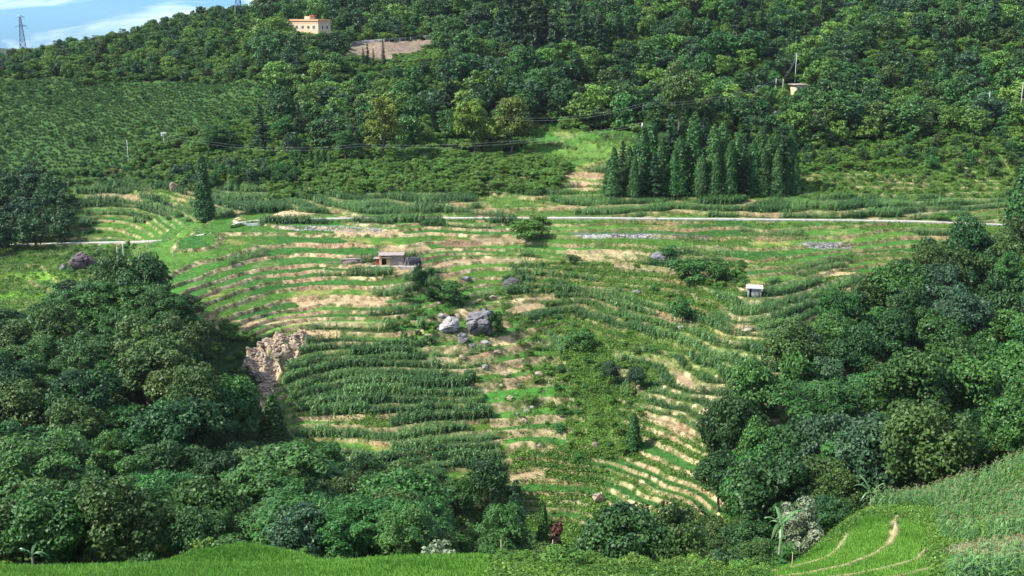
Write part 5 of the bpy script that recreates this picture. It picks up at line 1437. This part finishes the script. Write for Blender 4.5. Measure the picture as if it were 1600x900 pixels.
boulder(455, 545, 16, 12, 'tanstone', 'broken pale rock at the right side of the landslide', 38)
boulder(415, 625, 16, 14, 'tanstone', 'broken pale rock at the foot of the landslide', 39)
for px, py, seed in ((1535, 885, 3),):
    pass
for k, (px, pb, wp, hp_, mt) in enumerate([(738,545,16,10,'limestone'),(690,498,16,10,'whitestone'),(714,500,14,12,'tanstone'),(776,512,14,10,'limestone'),(775,555,16,9,'tanstone'),(842,588,18,8,'tanstone'),(757,578,14,10,'whitestone'),(790,588,20,8,'tanstone'),(770,470,16,10,'tanstone'),(818,664,14,12,'tanstone'),(808,652,12,9,'limestone'),(832,640,10,8,'whitestone'),(812,606,12,8,'limestone')]):
    nth = ['first', 'second', 'third', 'fourth', 'fifth', 'sixth', 'seventh', 'eighth', 'ninth', 'tenth', 'eleventh', 'twelfth', 'lowest']
    order = sorted([545,498,500,512,555,588,578,588.5,470,664,652,640,606]); pbk = 588.5 if k == 7 else pb
    b_ = boulder(px, pb, wp, hp_, mt, nth[order.index(pbk)]+' from the top of the small broken rocks running down the narrow rice steps', 60+k); b_['group'] = 'small broken rocks down the centre'
_rr = np.random.default_rng(21); _p = []
for x_, y_, w_ in ROCKS:
    for q_ in range(int(14+w_*9)):
        a_ = _rr.uniform(0, 2*pi); d_ = w_*_rr.uniform(.42, .68); _p.append((x_+cos(a_)*d_, y_+sin(a_)*d_))
_p = np.array(_p); _p = np.stack([_p[:, 0], _p[:, 1], ground(_p[:, 0], _p[:, 1]), _p[:, 0]*0, _p[:, 0]*0], 1)
gn_mass('boulder_weeds', _p, TUFT_T, 'weed', 'weeds and grass growing round the feet of the boulders', 'weeds', .6, 1.3)
# rubble strips
def rubble(poly, n, mat, label, s0=.15, s1=.45, ymin=250, ymax=360):
    T = []
    for i in range(4):
        b = bmesh.new(); r = np.random.default_rng(i)
        for p in sph(9, r): b.verts.new(p)
        bmesh.ops.convex_hull(b, input=b.verts); me = bpy.data.meshes.new('stone'); 
        for v in [v for v in b.verts if not v.link_faces]: b.verts.remove(v)
        b.to_mesh(me); b.free(); me.materials.append(MS[mat]); T.append(me)
    P = scatter(60000, poly, None, ymin, ymax, -1, 9, seed=n)[:n]
    s = RNG.uniform(s0, s1, len(P))
    gn_scatter('rubble', P[:, :3], RNG.uniform(0, 6.2, len(P)), np.stack([s, s, s*.7], 1), RNG.integers(0, 4, len(P)), T, label, 'rubble')
rubble([(1252,376),(1330,378),(1332,388),(1270,386)], 420, 'limestone', 'strip of grey rubble on the upper right terraces')
rubble([(890,361),(1030,364),(1110,368),(1110,373),(1020,370),(890,366)], 500, 'limestone', 'thin line of pale stones along the upper right terrace edge')
rubble([(430,352),(600,356),(600,361),(430,357)], 420, 'whitestone', 'line of pale stones along the highest left terrace')
rubble(SCAR, 900, 'tanstone', 'loose broken rock on the landslide scar', .15, .7, 200, 290)

# banana plants
def banana(px, pbase, hpx, Y, label):
    P = on_ground(px, pbase, Y); H = float(tpy(pbase-hpx))*Y-P.z; rng = np.random.default_rng(int(px))
    H = min(H, 6.0); P.z = float(tpy(pbase-hpx))*Y-H
    t = thing('banana_plant', (P.x, P.y, P.z-.2), 0, label, 'banana plant')
    part('stem', [tube_q([(0,0,0),(.05,0,H*.3),(0,.05,H*.62)],[.16,.12,.07],8)], M['palebark'], t)
    for i in range(9):
        a = i*2.4+rng.normal()*.3; L = H*.55*rng.uniform(.7, 1.1); up = rng.uniform(.55, 1.5); V = []; Qd = []
        for k in range(9):
            u = k/8; r = L*u*.8; z = H*.6+L*(up*u-1.0*u*u*(1.6-up*.6)); w = .10*math.sin(pi*min(1, u*.93+.07))**.7*L/1.6+.02
            dx, dy = cos(a), sin(a)
            V += [(dx*r-dy*w, dy*r+dx*w, z-.08), (dx*r, dy*r, z), (dx*r+dy*w, dy*r-dx*w, z-.08)]
        for k in range(8):
            Qd += [(3*k, 3*k+1, 3*k+4, 3*k+3), (3*k+1, 3*k+2, 3*k+5, 3*k+4)]
        link('leaf', new_mesh('banana_leaf', V, Qd, {'tint': ('FLOAT', [float(rng.random())]*len(V))}, False, [M['banana']]), t)
banana(1216, 888, 100, 118, 'banana plant in front of the white flowered tree')
banana(1358, 812, 66, 140, 'banana plant in the dark shade at the foot of the right wood')
banana(52, 892, 46, 101, 'banana plant at the back edge of the rice field, far left')
# heap of dry stalks by the olive field
P0 = hit(1550, 858, 64, 120); rng = np.random.default_rng(8); Vs = []; 
for i in range(420):
    u = rng.uniform(-1, 1); px = 1550+u*62; P = hit(px, 858-u*9+rng.uniform(-6, 6), 64, 130) if i % 6 == 0 or i == 0 else P
    a = rng.uniform(0, pi); L = rng.uniform(.4, 1.1); b = P+Vector((rng.uniform(-.9, .9), rng.uniform(-.5, .5), rng.uniform(0, .35)))
    Vs.append(bar(b-P0, b-P0+Vector((cos(a)*L, sin(a)*L*.5, rng.uniform(.0, .55)*L)), .025, 3, .01))
V, Qd = join(Vs)
tag(link('straw_heap', new_mesh('straw_heap', V, Qd, {'tint': ('FLOAT', np.repeat(rng.random(len(V)//3+1), 3)[:len(V)])}, False, [M['straw']]), None, tuple(P0)), 'long heap of pale dry stalks along the edge of the olive field at lower right', 'straw heap')

# the slight haze of the valley air
bm = bmesh.new(); bmesh.ops.create_cube(bm, size=1.0)
bm.transform(Matrix.Translation((0, 1550, -20)) @ Matrix.Diagonal((4600, 3700, 700, 1)))
me = bpy.data.meshes.new('haze'); bm.to_mesh(me); bm.free()
hm = bpy.data.materials.new('haze_air'); hm.use_nodes = True; hn = hm.node_tree; hn.nodes.clear()
ho = hn.nodes.new('ShaderNodeOutputMaterial'); pv = hn.nodes.new('ShaderNodeVolumePrincipled')
pv.inputs['Color'].default_value = (.80, .88, 1.0, 1); pv.inputs['Density'].default_value = HAZE; pv.inputs['Anisotropy'].default_value = .25
hn.links.new(pv.outputs[0], ho.inputs['Volume']); me.materials.append(hm)
tag(link('haze', me), 'thin bluish air between the camera and the far slopes', 'haze', None, 'stuff')
scene.cycles.volume_bounces = 0
scene.cycles.volume_max_steps = 32

# ---------------------------------------------------------------- a label of its own for every tree and bush
TONE = {'broad_dark':'dark green rounded','broad_mid':'mid green leafy','broad_blue':'blue green rounded','broad_olive':'olive green rounded','feather':'bright green feathery','broad_tall':'tall green',
        'far_dark':'dark green','far_mid':'mid green','far_blue':'blue green','far_olive':'olive green','cone':'dense green','pine':'dark ragged','bush_mid':'green','bush_dark':'dark green','bush_weed':'light green weedy'}
MARKS = {
 'leftwood': [((120,470),'near the feathery tree tops of the left wood'),((205,520),'around the utility pole in the left wood'),((20,520),'at the far left of the left wood'),((60,680),'in the dark hollow of the left wood'),((360,560),'left of the landslide'),
              ((330,690),'below the landslide in the left wood'),((200,640),'in the middle of the left wood'),((40,860),'behind the rice field at far left'),((230,860),'behind the rice field left of its green hump'),((420,850),'behind the green hump of the rice field'),
              ((560,880),'behind the rice field below the maize terraces'),((500,790),'below the banded maize terraces'),((120,780),'low in the left wood')],
 'rightwood':[((1560,430),'below the end of the lane in the right wood'),((1400,500),'at the upper edge of the right wood'),((1270,600),'at the left edge of the right wood'),((1180,700),'beside the dark rice terraces in the right wood'),((1330,620),'in the middle of the right wood'),
              ((1500,620),'deep in the right wood'),((1590,560),'at the right edge of the right wood'),((1450,720),'just above the near maize slope'),((1590,690),'above the near maize slope at right'),((1250,780),'above the white flowered tree'),((1150,830),'at the low left corner of the right wood')],
 'fieldedge':[((700,900),'around the white flowering bush'),((800,900),'around the stakes at the lower field edge'),((900,900),'left of the round glossy tree'),((1050,900),'right of the round glossy tree'),((1150,900),'between the glossy tree and the near paddies')],
 'farleft': [((20,330),'in the dark clump at the far left'),((80,340),'at the right side of the far left clump')],
 'leftknoll':[((290,270),'on the knoll left of the tall narrow tree'),((400,270),'on the knoll right of the tall narrow tree')],
 'upperwood':[((480,150),'in the wood below the ochre house'),((500,240),'at the foot of the wood below the ochre house'),((600,200),'around the yellow green tree of the middle wood'),((700,200),'left of the two yellow green trees'),((850,180),'above the grass clearing'),((880,225),'at the top edge of the grass clearing'),
              ((1000,180),'behind the conifer grove'),((1150,190),'behind the right part of the conifer grove'),((1240,140),'around the half hidden cream house'),((1400,200),'in the wood above the green slope'),((1560,180),'by the two bare poles at right'),((1450,110),'high in the upper right wood'),((700,110),'right of the bare embankment'),((620,140),'below the bare embankment'),((960,60),'near the pale pylon')],
 'leftridge':[((50,100),'near the left pylon'),((200,90),'on the left ridge'),((360,70),'near the middle pylon')],
 'rightslope':[((1300,260),'on the green slope right of the grove'),((1450,250),'on the green slope below the upper right wood'),((1560,260),'on the green slope near the right edge')],
 'grove':[((1100,300),'in the dark grove above the lane')],
 'ridgepines':[((850,90),'in the row of tall conifers at the top')],
 'embankment':[((575,108),'in front of the bare brown embankment')],
 'smallcones':[((490,262),'at the foot of the middle wood')],
 'scrub':[((480,300),'at the left end of the scrub knoll'),((600,290),'on the scrub knoll above the lane'),((700,290),'on the middle of the scrub knoll'),((820,280),'at the right end of the scrub knoll')],
 'midhill':[((850,450),'on the maize hill right of the tilted dark boulder'),((1000,440),'below the grey boulder on the maize hill'),((1100,430),'at the top right of the maize hill'),((900,560),'low on the maize hill'),((1050,540),'on the weedy right side of the maize hill'),((780,560),'beside the narrow rice steps')],
 'gully':[((930,600),'near the two grey green gully trees'),((960,680),'left of the green conical tree')],
 'shrubbelt':[((650,500),'below the small dark terrace tree')],
 'leftfoot':[((50,280),'at the foot of the shrub rows at far left'),((200,280),'at the foot of the shrub rows')],
 'leftweed':[((40,430),'left of the dark reddish boulder'),((150,410),'around the dark reddish boulder')],
 'scar':[((360,540),'at the left rim of the landslide')],
 'gullyfoot':[((720,820),'beside the large dark gully tree'),((880,780),'on the green banks above the lowest paddies')],
 'nearedge':[((100,880),'along the rice field edge at far left'),((350,870),'along the rice field edge left of centre'),((560,880),'along the rice field edge in the middle'),((820,895),'among the stakes at the lower field edge'),((1000,895),'at the foot of the round glossy tree'),((1130,895),'left of the near rice paddies'),((1220,880),'at the foot of the white flowered tree')],
}
def ordinal(i, n, dirn=('leftmost', 'rightmost')):
    nm = ['', 'second', 'third', 'fourth', 'fifth', 'sixth', 'seventh', 'eighth', 'ninth', 'tenth', 'eleventh']
    if i == 0: return dirn[0]
    if i == n-1: return dirn[1]
    return nm[i]+' from left' if i <= (n-1)/2 else nm[n-1-i]+' from right'
bylab = {}
for root, d in TREES:
    if d.get('hero'): continue
    z = d['zone']; mk = min(MARKS[z], key=lambda m: (m[0][0]-d['px'])**2+(1.5*(m[0][1]-d['py']))**2)[1]
    size = ''
    cat = root['category']
    if cat == 'tree': size = 'tall ' if d['h'] > 12.5 else 'low ' if d['h'] < 8 else ''
    if cat == 'bush': size = 'large ' if d['h'] > 3 else 'small ' if d['h'] < 1.4 else ''
    if cat == 'conifer': size = 'tall ' if d['h']*F/d['Y'] > 90 else ''
    lab = size+TONE[d['kind']]+' '+cat+' '+mk
    lab = lab.replace('tall tall', 'tall')
    bylab.setdefault(lab, []).append((root, d))
for lab, L in bylab.items():
    def name_all(L, pre=''):
        n = len(L); L.sort(key=lambda t: t[1]['px'])
        for i, (root, d) in enumerate(L):
            root['label'] = (pre+lab) if n == 1 else (ordinal(i, n)+' '+pre+lab) if n <= 11 else pre+lab
            if len(root['label'].split()) > 16: root['label'] = root['label'].replace('tall ', '').replace('low ', '').replace(' leafy', '').replace(' rounded', '')
            if len(root['label'].split()) > 16: root['label'] = root['label'].replace(' the ', ' ')
    n = len(L); L.sort(key=lambda t: t[1]['Y'])
    if n <= 11: name_all(L)
    elif n <= 22: name_all(L[:n//2], 'nearer '); name_all(L[n//2:], 'farther ')
    else:
        k = n//3; name_all(L[:k], 'nearest '); name_all(L[k:2*k], 'midway '); name_all(L[2*k:], 'farthest ')
    for root, d in L:
        zn = {'leftwood':'in the left wood','rightwood':'in the right wood','fieldedge':'at the lower field edge','farleft':'in the far left clump','leftknoll':'on the left knoll','upperwood':'in the upper wood','leftridge':'on the left ridge',
              'rightslope':'on the green right slope','grove':'in the dark grove','ridgepines':'at the top of the photo','embankment':'before the bare embankment','smallcones':'at the foot of the middle wood','scrub':'on the scrub knoll','midhill':'on the maize hill','gully':'in the gully',
              'shrubbelt':'on the middle terraces','leftfoot':'below the shrub rows','leftweed':'by the far left boulder','scar':'by the landslide','gullyfoot':'at the gully foot','nearedge':'along the near field edge'}[d['zone']]
        root['group'] = {'tree':'broadleaf trees ','bush':'bushes ','conifer':'conifers '}[root['category']]+zn
# maize plants by place
ML = {}
for o, p in MAIZE:
    A = [((1580,895),'at the very bottom right corner'),((1520,895),'at the bottom edge below the olive field'),((1440,880),'at the bottom edge right of the near paddies'),((1390,860),'beside the near rice paddies'),((1490,840),'just left of the heap of dry stalks'),
         ((1545,820),'just above the heap of dry stalks'),((1595,830),'at the right end of the heap of dry stalks'),((1440,800),'above the near rice paddies'),((1520,780),'on the upper part of the near right slope'),((1590,760),'high on the near slope at the right edge'),((1350,800),'at the upper left tip of the near maize slope')]
    bx = min(A, key=lambda m: (m[0][0]-p[3])**2+(1.5*(m[0][1]-p[4]))**2)[1]
    o['label'] = 'maize plant with a brown tassel '+bx; o['group'] = 'maize plants on the near right slope'
    ML.setdefault(bx, []).append((o, p))
for bx, L in ML.items():
    # finer: small clusters along the slope, counted from the left
    L.sort(key=lambda t: t[1][3]); 
print('labels', len(bylab), 'shared', sum(len(L) for L in bylab.values() if len(L) > 9))
